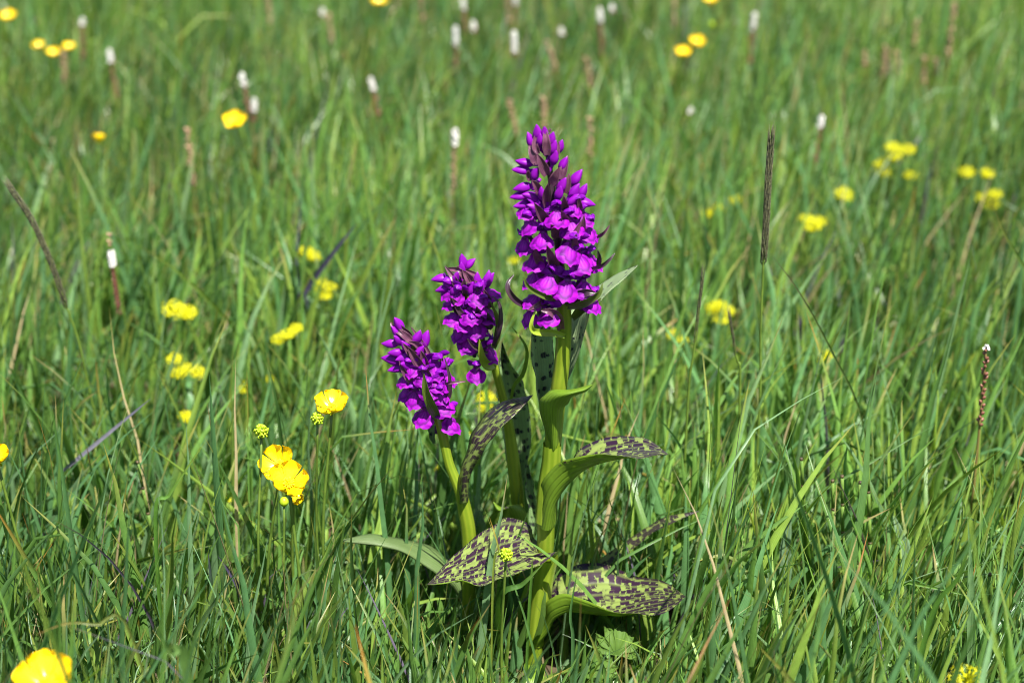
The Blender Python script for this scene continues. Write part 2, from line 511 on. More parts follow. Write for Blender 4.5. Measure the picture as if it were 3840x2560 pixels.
# ------------------------------------------------------------------ grass
KEEP = [  # (x0, y0, x1, y1, depth, share removed): where the photo shows a plant clear of nearer grass
    (1590, 1925, 2110, 2200, 0.0, .95), (2050, 2110, 2590, 2320, 0.0, .94), (1960, 1180, 2190, 2420, 0.0, .93), (1660, 1480, 2000, 2010, 0.05, .93),
    (1440, 930, 1900, 1640, 0.03, 1.0), (1880, 470, 2320, 1240, 0.05, 1.0), (2050, 1600, 2520, 1860, 0.0, .95), (940, 1440, 1330, 1900, 0.03, .96),
    (1850, 1200, 2080, 2000, 0.08, .92), (1270, 1990, 1700, 2120, 0.03, .75), (3560, 1280, 3760, 1660, 0.1, .95), (2830, 500, 2930, 1100, .2, .97),
    (20, 690, 290, 1250, .2, .95), (1680, 470, 1740, 800, .55, .98), (380, 860, 470, 1200, .4, .93), (2320, 950, 2420, 1150, .05, 1.0)]
FAR_WHITE = [  # top, point on the stalk, height, white length, brown length, what singles it out
    (555, 170, 582, 310, 0.16, 0.012, 0.03, 'taller of two white bistorts beside the lone buttercup'),
    (584, 228, 583, 300, 0.13, 0.013, 0.01, 'shorter of two white bistorts beside the lone buttercup'),
    (852, 180, 866, 280, 0.14, 0.012, 0.03, 'white bistort alone in the grass beyond the violet blade'),
    (1046, 63, 1050, 180, 0.15, 0.02, 0.03, 'long white bistort head beside a rounder white one'),
    (1086, 50, 1090, 110, 0.14, 0.011, 0.004, 'round white bistort head beside a longer one'),
    (1180, 73, 1182, 220, 0.165, 0.022, 0.004, 'largest white bistort head, above the tallest orchid'),
    (1377, 20, 1384, 110, 0.15, 0.016, 0.04, 'white bistort on a thick brown stalk beside a smaller head'),
    (1406, 12, 1408, 60, 0.14, 0.008, 0.004, 'small white bistort head beside a brown-stalked one'),
    (1733, 31, 1724, 150, 0.15, 0.018, 0.04, 'white bistort leaning over a brown stalk beyond the close buttercup pair'),
    (251, 116, 262, 230, 0.14, 0.012, 0.04, 'white bistort near the row of three buttercups'),
    (740, 22, 745, 60, 0.13, 0.008, 0.004, None),
    (1289, 66, 1292, 120, 0.12, 0.008, 0.004, None),
    (1063, -2, 1062, 60, 0.14, 0.012, 0.03, None),
    (1586, 250, 1588, 320, 0.1, 0.004, 0.004, 'tiny white bistort head, hardly open'),
    (189, 44, 192, 130, 0.14, 0.009, 0.04, 'pale greyish bistort head above the row of three buttercups'),
    (1185, -12, 1187, 60, 0.14, 0.012, 0.02, None),
]
FAR_BROWN = [(1985, 118, 1988, 170, .12, .02), (2035, 112, 2036, 165, .12, .03), (2060, 124, 2062, 170, .12, .025), (2122, 136, 2124, 180, .12, .03), (2150, 140, 2152, 180, .12, .02), (430, 302, 441, 440, 0.15, 0.05), (1355, 277, 1353, 380, 0.14, 0.034), (1247, 227, 1256, 300, 0.14, 0.03), (2192, 14, 2170, 130, 0.18, 0.055), (2105, 48, 2103, 115, 0.13, 0.03), (1258, 100, 1275, 165, 0.13, 0.03), (1346, 138, 1350, 200, 0.12, 0.03), (1170, 235, 1182, 340, 0.11, 0.035), (755, 38, 758, 90, 0.13, 0.03), (1165, -5, 1172, 60, 0.14, 0.03), (965, -8, 967, 60, 0.14, 0.03), (1550, 4, 1551, 80, 0.14, 0.03), (145, 122, 150, 180, 0.12, 0.03), (615, -5, 622, 60, 0.13, 0.03)]
for q in FAR_WHITE + FAR_BROWN:
    KEEP.append((min(q[0], q[2]) * 1.633 - 22, q[1] * 1.633 - 10, max(q[0], q[2]) * 1.633 + 22, q[3] * 1.633, at_z(q[0] * 1.633, q[1] * 1.633, q[4])[1], .97))
for x_, y_, z_, r_ in [(880, 452, .163, 60), (371, 522, .128, 50), (200, 185, .125, 110), (2590, 178, .125, 90), (33, 60, .14, 60), (1424, 4, .14, 50), (2665, 2, .14, 50)]:
    KEEP.append((x_ - r_, y_ - r_ * .7, x_ + r_, y_ + r_ * 1.2, at_z(x_, y_, z_)[1], .97))
for x_, y_, z_, r_ in [(2050, 365, .12, 60), (2262, 430, .12, 50), (1938, 447, .11, 25), (1866, 510, .11, 30), (1655, 715, .11, 30), (408, 712, .12, 32), (425, 845, .10, 42), (660, 768, .11, 36), (712, 585, .11, 26), (748, 662, .11, 26), (1118, 920, .08, 25)]:
    KEEP.append(((x_ - r_) * 1.633, (y_ - r_) * 1.633, (x_ + r_) * 1.633, (y_ + r_) * 1.633, at_z(x_ * 1.633, y_ * 1.633, z_)[1], .8))
def blade_set(x, y, L, w, az, lean, curve, twist, kink, kt, cbase, ctip, tipstart, S, cols, fold):
    n = len(x)
    t = np.linspace(0, 1, S + 1)
    th = lean[:, None] + curve[:, None] * t[None] ** 1.4 + kink[:, None] * (t[None] > kt[:, None])
    dl = (L / S)[:, None]
    thm = (th[:, 1:] + th[:, :-1]) / 2
    r = np.concatenate([np.zeros((n, 1)), np.cumsum(np.sin(thm) * dl, 1)], 1)
    z = np.concatenate([np.zeros((n, 1)), np.cumsum(np.cos(thm) * dl, 1)], 1)
    wob = np.cumsum(rng.normal(0, 0.05, (n, S + 1)), 1) * (L / S)[:, None]
    ca, sa = np.cos(az)[:, None], np.sin(az)[:, None]
    P = np.stack([x[:, None] + r * ca - wob * sa, y[:, None] + r * sa + wob * ca, gz(x, y)[:, None] - 0.002 + np.maximum(z, 0.004 * t[None])], 2)
    T = np.stack([np.sin(th) * ca, np.sin(th) * sa, np.cos(th)], 2)
    H = np.stack([-sa, ca, np.zeros_like(ca)], 2) + np.zeros_like(T)
    Nn = np.cross(H, T)
    tw = (twist[:, None] * (0.4 + t[None]))[..., None]
    Sv = H * np.cos(tw) + Nn * np.sin(tw)
    Nv = Nn * np.cos(tw) - H * np.sin(tw)
    prof = np.minimum(1, 0.65 + 1.5 * t) * (1 - t ** 2.6) + 0.015
    W = (w[:, None] * prof[None] / 2)[..., None]
    if cols == 3:
        V = np.stack([P - Sv * W + Nv * W * fold, P - Nv * W * fold * .3, P + Sv * W + Nv * W * fold], 2)
    else:
        V = np.stack([P - Sv * W, P + Sv * W], 2)
    f = np.clip((t[None] - tipstart[:, None]) / np.maximum(1 - tipstart[:, None], 0.05), 0, 1)[..., None]
    base = cbase[:, None] * (1 - 0.0 * t[None, :, None])
    pale = np.clip(1 - t / 0.12, 0, 1)[None, :, None] * 0.4
    C = base * (1 - f) + ctip[:, None] * f
    C = C * (1 - pale) + np.array([0.30, 0.30, 0.12]) * pale
    C = np.repeat(C[:, :, None], cols, 2)
    uv = np.stack(np.broadcast_arrays(np.linspace(0, 1, cols)[None, None, :], t[None, :, None] + np.zeros((n, 1, 1))), 3)
    return P, V, C, uv
def emit_blades(name, sets, label, parent=None):
    VV, FF, CC, UU = [], [], [], []
    off = 0
    for V, C, uv, S, cols in sets:
        n = len(V)
        per = (S + 1) * cols
        q = np.array([(i * cols + j, i * cols + j + 1, (i + 1) * cols + j + 1, (i + 1) * cols + j) for i in range(S) for j in range(cols - 1)])
        F = q[None] + (np.arange(n) * per)[:, None, None] + off
        VV.append(V.reshape(-1, 3)); CC.append(C.reshape(-1, 3)); UU.append(uv.reshape(-1, 2)); FF.append(F.reshape(-1, 4))
        off += n * per
    V = np.vstack(VV).astype(np.float32); C = np.vstack(CC).astype(np.float32); U = np.vstack(UU).astype(np.float32); F = np.vstack(FF).astype(np.int32)
    me = bpy.data.meshes.new(name)
    me.vertices.add(len(V)); me.vertices.foreach_set('co', V.ravel())
    me.loops.add(F.size); me.loops.foreach_set('vertex_index', F.ravel())
    me.polygons.add(len(F)); me.polygons.foreach_set('loop_start', np.arange(0, F.size, 4, dtype=np.int32))
    me.polygons.foreach_set('use_smooth', np.ones(len(F), dtype=bool))
    me.materials.append(MAT['grass_blade'])
    me.update(calc_edges=True)
    lay = me.uv_layers.new(name='UVMap')
    lay.data.foreach_set('uv', U[F.ravel()].ravel())
    a = me.attributes.new('col', 'FLOAT_COLOR', 'POINT')
    a.data.foreach_set('color', np.hstack([C, np.ones((len(C), 1), np.float32)]).ravel())
    o = obj(name, me, parent)
    if label:
        o['label'] = label
        o['category'] = 'grass'
        o['kind'] = 'stuff'
    return o
PAL = np.array([(0.098, 0.200, 0.042), (0.072, 0.168, 0.062), (0.150, 0.240, 0.042), (0.060, 0.132, 0.034), (0.125, 0.225, 0.105)])
def patch(x, y, tall, S, cols, dead=0.03, wmul=1.0):
    n = len(x)
    fine = rng.random(n) < 0.28
    L = np.where(rng.random(n) < 0.16, rng.uniform(0.13, 0.185, n), rng.uniform(0.045, 0.135, n)) * tall
    w = np.where(fine, rng.uniform(0.0010, 0.0019, n), rng.uniform(0.0024, 0.0058, n)) * wmul
    # leaning drifts slowly over the meadow
    fa = 0.5 * np.sin(x * 3.1 + 0.7) + 0.4 * np.sin(y * 4.3 + x * 2.0)
    az = np.where(rng.random(n) < 0.55, rng.normal(0.25 + 0.6 * fa, 0.9, n), rng.uniform(0, 2 * math.pi, n))
    lean = np.abs(rng.normal(0.10, 0.20, n)) + 0.02
    curve = np.abs(rng.normal(0.15, 0.38, n))
    flop = rng.random(n) < 0.07
    lean = np.where(flop, rng.uniform(0.7, 1.25, n), lean)
    twist = rng.normal(0, 0.9, n)
    kink = np.where(rng.random(n) < 0.05, rng.uniform(0.5, 1.7, n), 0)
    kt = rng.uniform(0.45, 0.85, n)
    pi = rng.choice(len(PAL), n, p=[.34, .24, .18, .12, .12])
    patchy = (0.5 + 0.5 * np.sin(x * 5.3 + 2.0 * np.sin(y * 3.7)))[:, None]
    c = PAL[pi] * rng.uniform(0.72, 1.35, (n, 1)) * (0.88 + 0.24 * patchy * np.array([[1.2, 1.0, .6]]))
    dd = rng.random(n) < dead
    w = np.where(dd, w * 0.5, w)
    c[dd] = np.array([0.36, 0.29, 0.16]) * rng.uniform(0.45, 1.2, (dd.sum(), 1))
    pp = rng.random(n) < 0.012
    w = np.where(pp, w * 0.6, w)
    c[pp] = np.array([0.11, 0.09, 0.14]) * rng.uniform(0.6, 1.3, (pp.sum(), 1))
    ti = rng.random(n)
    tip = np.where((ti < 0.55)[:, None], c, np.where((ti < 0.88)[:, None], np.array([[0.26, 0.24, 0.05]]), np.where((ti < .97)[:, None], np.array([[0.40, 0.28, 0.12]]), np.array([[0.38, 0.14, 0.03]]))))
    ts = np.where(ti < 0.55, 0.9, rng.uniform(0.72, 0.96, n))
    P, V, C, uv = blade_set(x, y, L, w, az, lean, curve, twist, kink, kt, c, tip, ts, S, cols, 0.45)
    keep = np.ones(n, bool)
    u, v, ax = project(P)
    rnd = rng.random(n)
    for x0, y0, x1, y1, dep, sh in KEEP:
        inside = ((u > x0) & (u < x1) & (v > y0) & (v < y1) & (P[..., 1] < dep)).any(1)
        keep &= ~(inside & (rnd < sh))
    # nothing right before the lens
    keep &= ~((ax < 0.42) & (np.abs(u - 1920) < 2300)).any(1)
    return V[keep], C[keep], uv[keep], S, cols
def scatter(n, x0, x1, y0, y1, cond, tuft=0.6, sig=0.012):
    k = max(1, n // 14)
    tx, ty = rng.uniform(x0, x1, k), rng.uniform(y0, y1, k)
    i = rng.integers(0, k, n)
    x = tx[i] + rng.normal(0, sig, n); y = ty[i] + rng.normal(0, sig, n)
    un = rng.random(n) > tuft
    x[un] = rng.uniform(x0, x1, un.sum()); y[un] = rng.uniform(y0, y1, un.sum())
    ok = cond(x, y)
    return x[ok], y[ok]
def half(y):
    return 0.42 + 0.36 * (y + 0.1)
sets = []
# near: from before the orchids to just behind them
x, y = scatter(20000, -.85, .85, -.42, .45, lambda x, y: np.abs(x) < half(y) + .12)
sets.append(patch(x, y, 1.08, 7, 3, wmul=1.12))
x, y = scatter(3600, -.30, .36, -.17, .05, lambda x, y: np.abs(x) < 1)
sets.append(patch(x, y, 0.72, 7, 3))
# tall blades before the flowers, soft in the foreground
x, y = scatter(420, -.42, .42, -.36, -.10, lambda x, y: np.abs(x) < 1, .2)
sets.append(patch(x, y, 1.7, 8, 3, dead=.05, wmul=1.1))
# short undergrowth and litter
x, y = scatter(10500, -.85, .85, -.35, .55, lambda x, y: np.abs(x) < half(y) + .12, .3)
sets.append(patch(x, y, 0.48, 4, 3, dead=0.12))
x, y = scatter(52000, -1.2, 1.2, .45, 1.25, lambda x, y: np.abs(x) < half(y) + .1)
sets.append(patch(x, y, 1.0, 5, 2, dead=0.055))
x, y = scatter(62000, -1.6, 1.6, 1.25, 2.35, lambda x, y: np.abs(x) < half(y) + .1)
sets.append(patch(x, y, 1.0, 4, 2, dead=0.055, wmul=1.15))
emit_blades('grass', sets, 'dense green meadow grass of narrow upright blades')
sets = []
x, y = scatter(70000, -3, 3, -1.6, 5.0, lambda x, y: ~((np.abs(x) < half(y) + .1) & (y > -.42) & (y < 2.35)) & ~((np.abs(x) < .35) & (y < -.5)), .4, .03)
sets.append(patch(x, y, 1.0, 3, 2, wmul=1.9))
emit_blades('surrounding_grass', sets, 'meadow grass spreading around the flower patch')

# ------------------------------------------------------------------ orchid flowers (millimetres, forward -Y, up Z)
MM = 0.001
def grid_mesh(name, G, mat):
    V, F, uv, mm, mi = sheet(G)
    return mesh(name, V * MM, F, mat, uv)
def make_lip(k):
    rr = np.random.default_rng(40 + k)
    n, c = 12, 13
    v = np.linspace(0, 1, n)[:, None]; u = np.linspace(-1, 1, c)[None]
    hw = np.interp(v, [0, .15, .35, .55, .75, .9, 1], [1.3, 2.4, 4.8, 5.8, 5.6, 4.5, 2.8])
    ln = 10.0 * (1 + 0.04 * k)
    x = hw * u
    # three lobes: the tip tooth, with notches beside it
    tooth = np.where(np.abs(u) < .3, .9 * np.cos(u / .3 * math.pi / 2), -.5 * np.sin(np.clip((np.abs(u) - .3) / .7, 0, 1) * math.pi)) * np.clip((v - .7) / .3, 0, 1)
    s = v * ln + tooth
    fr = 0.16 * rr.normal(size=(n, c)) * np.abs(u) ** 2 + 0.5 * np.sin(v * 17 + k) * np.abs(u) ** 3 * np.sign(u)
    a = R(4 + 6 * k) + R(26) * v
    z = -s * np.cos(a * .75)
    y = -1.2 - s * np.sin(a) * .62 + 2.4 * np.abs(u) ** 2.2 * np.sin(v * math.pi * .8) + fr + 0.5 * np.cos(u * 9 + k) * v * (1 - v)
    return grid_mesh('lip', np.stack(np.broadcast_arrays(x, y, z), 2), 'lip_purple')
def make_sepal(sgn, k):
    n = 8
    t = np.linspace(0, 1, n)[:, None]
    spread = [1.0, .75, 1.2][k % 3]
    P = np.hstack([sgn * (1.0 + 6.6 * spread * t - .8 * t * t), -.6 - .4 * t + 2.6 * t ** 2 * (k - .6), 1.0 + (4.6 - 2.2 * (k == 2)) * t - 2.2 * t * t])
    w = 2.3 * np.sin(np.clip(t[:, 0] * .93 + .10, 0, 1) * math.pi) ** .7 + .1
    return grid_mesh('lateral_sepal', ribbon(P, w, (0, -.55, 1), .35, 5), 'sepal_purple')
def make_hood(k):
    n, c = 9, 9
    t = np.linspace(0, 1, n)[:, None]; a = np.linspace(-1.9, 1.9, c)[None]
    rad = 2.7 * np.sin(np.clip(t * .84 + .14, 0, 1) * math.pi) ** .8 + .12
    px_, pz = -.2 - 5.6 * t, .8 + 3.2 * t - 1.9 * t * t
    x = rad * np.sin(a)
    z = pz + rad * np.cos(a) * .85
    y = px_ + 0.3 * np.abs(a) * t + .25 * np.sin(a * 3 + k)
    return grid_mesh('hood', np.stack(np.broadcast_arrays(x, y, z), 2), 'sepal_purple')
def make_spur(k):
    P = crom([(0, -1.2, .2), (0, .8, -.6), (0, 2.2, -3.0), (.3, 2.6, -6.6)], 8)
    a = tube(P, np.linspace(1.5, .8, 8), 7)
    Q = crom([(0, 0, .8), (0, 3.2, 0.2), (0, 6.5, -2.5), (0, 8.5, -7)], 8)
    b = tube(Q, np.linspace(1.3, 1.1, 8), 7)
    V, F, U = join([a, b])
    return mesh('spur', V * MM, F, 'spur_purple', U)
LIP = [make_lip(k) for k in range(3)]
SEP = [[make_sepal(-1, k), make_sepal(1, k)] for k in range(3)]
HOOD = [make_hood(k) for k in range(2)]
SPUR = make_spur(0)
def make_bud(k):
    n, c = 10, 12
    t = np.linspace(0, 1, n)
    r = 2.45 * np.sin(np.clip(t ** .85 * .88 + .11, 0, 1) * math.pi) ** .95 + .05
    P = np.stack([np.zeros(n), -.9 * np.sin(t * 2.6) * (k == 1), t * 10.0], 1)
    V, F, U = tube(P, r, c, True, .10, 3)
    st = tube(crom([(0, 0, .4), (0, .6, -2.5), (0, 2.5, -5)], 5), np.linspace(1.2, .9, 5), 6)
    V, F, U = join([(V, F, U), st])
    return mesh('bud', V * MM, F, 'bud_purple', U)
BUD = [make_bud(0), make_bud(1)]

def frame_mat(loc, fwd, up, s):
    """local -Y along fwd, Z near up"""
    f = Vector(fwd).normalized()
    z = (Vector(up) - Vector(up).dot(f) * f).normalized()
    y = -f
    x = y.cross(z)
    m = Matrix(((x.x, y.x, z.x, 0), (x.y, y.y, z.y, 0), (x.z, y.z, z.z, 0), (0, 0, 0, 1)))
    return Matrix.Translation(Vector(loc)) @ m @ Matrix.Scale(s, 4)
def flower(parent, org, pos, az, s, tilt=0.0, roll=0.0, k=None):
    """pos: place of the lip's middle; az: 0 faces the camera side, + to the picture's right"""
    k = random.randrange(3) if k is None else k
    fwd = Vector((math.sin(az) * math.cos(tilt), -math.cos(az) * math.cos(tilt), math.sin(tilt)))
    up = Quaternion(fwd, roll) @ Vector((0, 0, 1))
    m = frame_mat((0, 0, 0), fwd, up, s)
    loc = Vector(pos) - (m @ Vector((0, -3.6 * MM, -4.6 * MM))) - Vector(org)
    f = obj('flower', None, parent, Matrix.Translation(loc) @ m)
    f.empty_display_size = .002
    obj('lip', LIP[k], f)
    j = random.randrange(3)
    obj('lateral_sepal', SEP[j][0], f)
    obj('lateral_sepal', SEP[j][1], f)
    obj('hood', HOOD[random.randrange(2)], f)
    obj('spur', SPUR, f)
    return f
def bud(parent, org, base, direction, s, k=0):
    d = Vector(direction).normalized()
    m = Matrix.Translation(Vector(base) - Vector(org)) @ d.to_track_quat('Z', 'Y').to_matrix().to_4x4() @ Matrix.Rotation(random.uniform(0, 6), 4, 'Z') @ Matrix.Scale(s, 4)
    return obj('bud', BUD[k], parent, m)
def bract_ribbon(parent, org, G, mat, thick=.0004, label=None):
    V, F, uv, mm, mi = sheet(np.asarray(G) - np.asarray(org), thick)
    o = obj('bract', mesh('bract', V, F, [mat, mat], uv, mm, True, mi), parent)
    if label:
        o['label'] = label
    return o

class Spike:
    """a flower spike round an axis given in photo coordinates; rows hold the axis and radius"""
    def __init__(self, root, org, crop, axis, Y, Ytop):
        self.root, self.org, self.crop = root, np.asarray(org, float), crop
        self.ax = axis                       # (x, y, radius) in crop pixels, top to bottom
        self.Y, self.Yt = Y, Ytop
        self.k = 1 / CROP[crop][2]
    def row(self, y):
        a = self.ax
        ys = [q[1] for q in a]
        x = np.interp(y, ys, [q[0] for q in a]); r = np.interp(y, ys, [q[2] for q in a])
        f = np.clip((y - ys[0]) / (ys[-1] - ys[0]), 0, 1)
        Y = self.Yt + (self.Y - self.Yt) * f
        p = at_y(*px(self.crop, x, y), Y)
        return x, r * self.k * mpp(p), Y, p
    def place(self, x, y, front=1.0, out=1.0):
        ax, r, Y, p = self.row(y)
        dx = (x - ax) * self.k * mpp(p)
        s = min(.97, abs(dx) / max(r, 1e-5))
        dep = math.sqrt(1 - s * s) * r * front * out
        q = at_y(*px(self.crop, x, y), Y - dep)
        az = math.atan2(dx, dep if front > 0 else -abs(dep))
        return q, az
    def flower(self, x, y, s=1.0, tilt=None, roll=None):
        q, az = self.place(x, y, 1.0, .92)
        flower(self.root, self.org, q, az * random.uniform(.6, 1.0) + random.uniform(-.12, .12), s * 1.12, R(random.uniform(2, 34)) if tilt is None else tilt, R(random.uniform(-16, 16)) if roll is None else roll)
    def bud(self, x, y, dx, dy, s=1.0):
        """(x, y) its middle, (dx, dy) the way its tip points in the picture"""
        q, az = self.place(x, y, 1.0, .68)
        d = np.array([dx, -.35 * math.cos(az), -dy]) if abs(dx) < abs(dy) else np.array([dx, -.5 * math.cos(az), -dy])
        d = d / np.linalg.norm(d)
        bud(self.root, self.org, q - d * .0048 * s, d, s, random.randrange(2))
    def bract(self, pts, w, mat='bract_purple', out=1.12, fold=.75):
        P = []
        m = len(pts)
        for i, (x, y) in enumerate(pts):
            ax, r, Y, p = self.row(y)
            dx = (x - ax) * self.k * mpp(p)
            s = min(.95, abs(dx) / max(r, 1e-5))
            o = out * (.55 + .45 * i / (m - 1))
            P.append((x, y, Y - math.sqrt(1 - s * s) * r * o))
        bract_ribbon(self.root, self.org, px_ribbon(self.crop, P, w * 1.3, 12, 'bract', fold, random.uniform(-.35, .35)), mat)
    def back(self, n, y0, y1, s=.95):
        for i in range(n):
            y = y0 + (y1 - y0) * (i + .5) / n
            a = math.pi + (i * 2.39996 % math.pi - math.pi / 2) * .95
            ax, r, Y, p = self.row(y)
            q = p + np.array([math.sin(a) * r * .8, -math.cos(a) * r * .8, 0])
            flower(self.root, self.org, q, a, s, R(15), 0)

def stem_px(crop_pts, radpx, n=28, sides=14, ridge=.05):
    P = crom([at_y(*px(c, x, y), Y) for c, x, y, Y in crop_pts], n)
    k = np.interp(np.linspace(0, 1, n), np.linspace(0, 1, len(radpx)), radpx)
    rad = np.array([k[i] * mpp(P[i]) for i in range(n)])
    return P, rad

# ---- the tall orchid -------------------------------------------------
base = at_y(1990, 2505, 0.0)
ORG = np.array([base[0], 0.0, 0.0])
tall = thing('marsh_orchid', 'tallest purple marsh orchid with a thick green stem and broad spotted leaves', 'orchid', ORG, 'purple marsh orchids')
P, rad = stem_px([('h', 1050, 1480, 0), ('h', 1075, 1300, 0), ('h', 1115, 900, 0), ('h', 1150, 600, 0), ('h', 1178, 300, 0), ('c', 455, 1300, 0), ('c', 497, 1000, 0), ('g', 560, 950, 0),
                  ('g', 592, 700, 0), ('g', 615, 300, 0), ('a', 510, 1330, 0), ('a', 495, 1150, .002), ('a', 465, 800, .003), ('a', 415, 400, .005), ('a', 385, 140, .006)],
                 [31, 31, 29, 30, 32, 34, 31, 30, 29, 28, 25, 18, 15, 12, 5], 44)
V, F, U = tube(P[:32] - ORG, rad[:32], 18, True, .035, 9)
obj('stem', mesh('stem', V, F, 'orchid_stem', U), tall)
V, F, U = tube(P[31:] - ORG, rad[31:] * .98, 14, True, .05, 7)
obj('rachis', mesh('rachis', V, F, 'bract_dark', U), tall)  # dark colour stands in for the deep shade between the flowers
# sheath of the broad leaf round the stem
P, rad = stem_px([('h', 1085, 1210, -.0005), ('h', 1105, 1000, -.0005), ('h', 1140, 780, -.0008), ('h', 1172, 560, -.001), ('h', 1195, 440, -.0015)], [31, 32, 35, 37, 41], 12)
V, F, U = tube(P - ORG, rad * 1.04, 16, False, .03, 8)
obj('leaf_sheath', mesh('leaf_sheath', V, F, 'sheath', U), tall)
P, rad = stem_px([('c', 450, 1480, -.0005), ('c', 470, 1250, -.0005), ('c', 492, 1080, -.0005), ('c', 500, 950, -.001)], [37, 37, 35, 34], 10)
V, F, U = tube(P - ORG, rad * 1.02, 16, False, .03, 8)
obj('leaf_sheath', mesh('leaf_sheath', V, F, 'sheath', U), tall)

UP, UN = 'leaf_upper', 'leaf_under'
# broad leaf reaching over to the side
leaf3('leaf', 'h', [((1120, 330, .006), (1120, 440, -.007), (1262, 450, -.003)), ((1085, 275, .008), (1075, 400, -.008), (1285, 412, -.012)), ((1040, 185, .010), (985, 390, -.010), (1150, 495, -.022)),
                    ((940, 115, .010), (890, 435, -.014), (1000, 562, -.032)), ((820, 93, .006), (775, 478, -.019), (850, 634, -.039)), ((712, 165, .000), (650, 520, -.026), (700, 680, -.044)),
                    ((590, 240, -.008), (520, 562, -.033), (560, 682, -.047)), ((460, 340, -.018), (400, 602, -.041), (420, 668, -.050)), ((330, 455, -.030), (280, 642, -.048), (290, 678, -.053)),
                    ((215, 590, -.043), (190, 670, -.053), (195, 686, -.056)), ((120, 692, -.058),) * 3], (UN, UP), tall, ORG, 34, 15, .0011, seed=1)
# leaf arching up and out
leaf3('leaf', 'c', [((530, 1480, .002), (460, 1545, -.0075), (400, 1480, .001)), ((540, 1330, .004), (495, 1385, -.009), (416, 1310, -.001)), ((570, 1200, .008), (560, 1275, -.010), (440, 1195, -.005)),
                    ((610, 1090, .012), (640, 1190, -.010), (530, 1090, -.012)), ((690, 990, .014), (740, 1115, -.008), (680, 1032, -.020)), ((840, 912, .014), (860, 1062, -.007), (840, 1014, -.024)),
                    ((1000, 888, .012), (1000, 1025, -.008), (960, 1040, -.027)), ((1120, 905, .006), (1120, 1004, -.010), (1100, 1042, -.026)), ((1230, 958, -.002), (1220, 1004, -.012), (1205, 1028, -.023)),
                    ((1305, 1022, -.016),) * 3], (UP, UN), tall, ORG, 32, 13, .0007, seed=2)
# lower leaf on the other side
leaf3('leaf', 'd', [((1375, 960, .003), (1315, 1015, -.006), (1285, 940, .001)), ((1400, 850, .006), (1390, 930, -.009), (1350, 860, -.002)), ((1405, 700, .009), (1435, 850, -.011), (1395, 745, -.008)),
                    ((1440, 590, .013), (1520, 800, -.012), (1470, 700, -.016)), ((1560, 522, .016), (1620, 792, -.012), (1580, 718, -.022)), ((1720, 508, .016), (1740, 792, -.013), (1730, 772, -.028)),
                    ((1880, 565, .012), (1880, 770, -.016), (1880, 822, -.034)), ((2030, 597, .004), (2030, 735, -.020), (2030, 828, -.038)), ((2150, 645, -.008), (2150, 722, -.026), (2150, 787, -.038)),
                    ((2240, 710, -.034),) * 3], (UP, UN), tall, ORG, 32, 15, .0010, seed=3)
# clasping upper leaf with its tip turned over
leaf3('leaf', 'g', [((455, 1520, .001), (520, 1530, -.0065), (588, 1390, .001)), ((408, 1300, .001), (510, 1330, -.0085), (598, 1260, -.001)), ((374, 1110, -.001), (500, 1150, -.011), (614, 1150, -.004)),
                    ((384, 1020, -.004), (530, 1050, -.015), (642, 1082, -.010)), ((480, 955, -.006), (600, 990, -.018), (695, 1026, -.014)), ((650, 938, -.008), (720, 955, -.018), (765, 986, -.016)),
                    ((780, 915, -.012), (815, 932, -.018), (845, 950, -.017)), ((910, 886, -.018),) * 3], (UN, UN), tall, ORG, 24, 11, .0005, seed=4)
# erect leaves behind the stem
def erect(rows, crop, Ye, Ym, mats, parent, org, seed):
    rr = []
    for q in rows:
        if len(q) == 2:
            rr.append(((q[0], q[1], Ye),) * 3)
        else:
            (x0, y0, x1, y1) = q
            rr.append(((x0, y0, Ye), ((x0 + x1) / 2, (y0 + y1) / 2, Ym), (x1, y1, Ye)))
    return leaf3('leaf', crop, rr, mats, parent, org, 22, 9, .0005, seed=seed)
erect([(405, 1230, 450, 1230), (365, 1050, 475, 1000), (335, 880, 502, 850), (308, 700, 524, 680), (292, 500, 508, 500), (292, 370, 482, 350), (330, 230, 455, 230), (400, 100)], 'g', .016, .024, ('leaf_upper_sparse', 'leaf_under_pale'), tall, ORG, 5)
leaf3('leaf', 'p', [((2105, 1430, .016), (2117, 1428, .020), (2130, 1425, .016)), ((2105, 1340, .017), (2136, 1339, .022), (2166, 1337, .014)), ((2120, 1250, .020), (2156, 1256, .022), (2191, 1262, .011)),
                    ((2140, 1170, .028), (2174, 1173, .022), (2207, 1176, .007)), ((2188, 1112, .032), (2213, 1129, .022), (2238, 1146, .004)), ((2275, 1052, .030), (2286, 1067, .020), (2296, 1082, .004)),
                    ((2347, 1011, .020), (2355, 1019, .014), (2362, 1027, .006)), ((2394, 993, .010),) * 3], ('leaf_upper_few', 'leaf_under_pale'), tall, ORG, 22, 9, .0004, seed=6)
# narrow leaf low among the grass, and the oldest leaf at the foot
leaf3('leaf', 'p', [((2060, 2330, .02), (2070, 2345, .018), (2085, 2350, .016)), ((2200, 2140, .03), (2215, 2160, .026), (2230, 2165, .022)), ((2330, 2040, .036), (2345, 2062, .03), (2355, 2070, .026)),
                    ((2450, 1958, .036), (2460, 1976, .03), (2465, 1988, .026)), ((2540, 1926, .032), (2545, 1940, .028), (2548, 1948, .026)), ((2625, 1915, .028),) * 3], (UP, UN), tall, ORG, 20, 7, .0004, seed=7)
leaf3('leaf', 'h', [((1120, 1480, -.004), (1060, 1500, -.010), (1000, 1470, -.006)), ((1150, 1395, -.012), (1060, 1405, -.018), (992, 1390, -.016)), ((1170, 1480, -.026), (1070, 1500, -.028), (980, 1490, -.026)),
                    ((1120, 1600, -.034), (1040, 1620, -.034), (975, 1600, -.034)), ((1020, 1760, -.036),) * 3], (UN, UP), tall, ORG, 18, 9, .0006, seed=8)

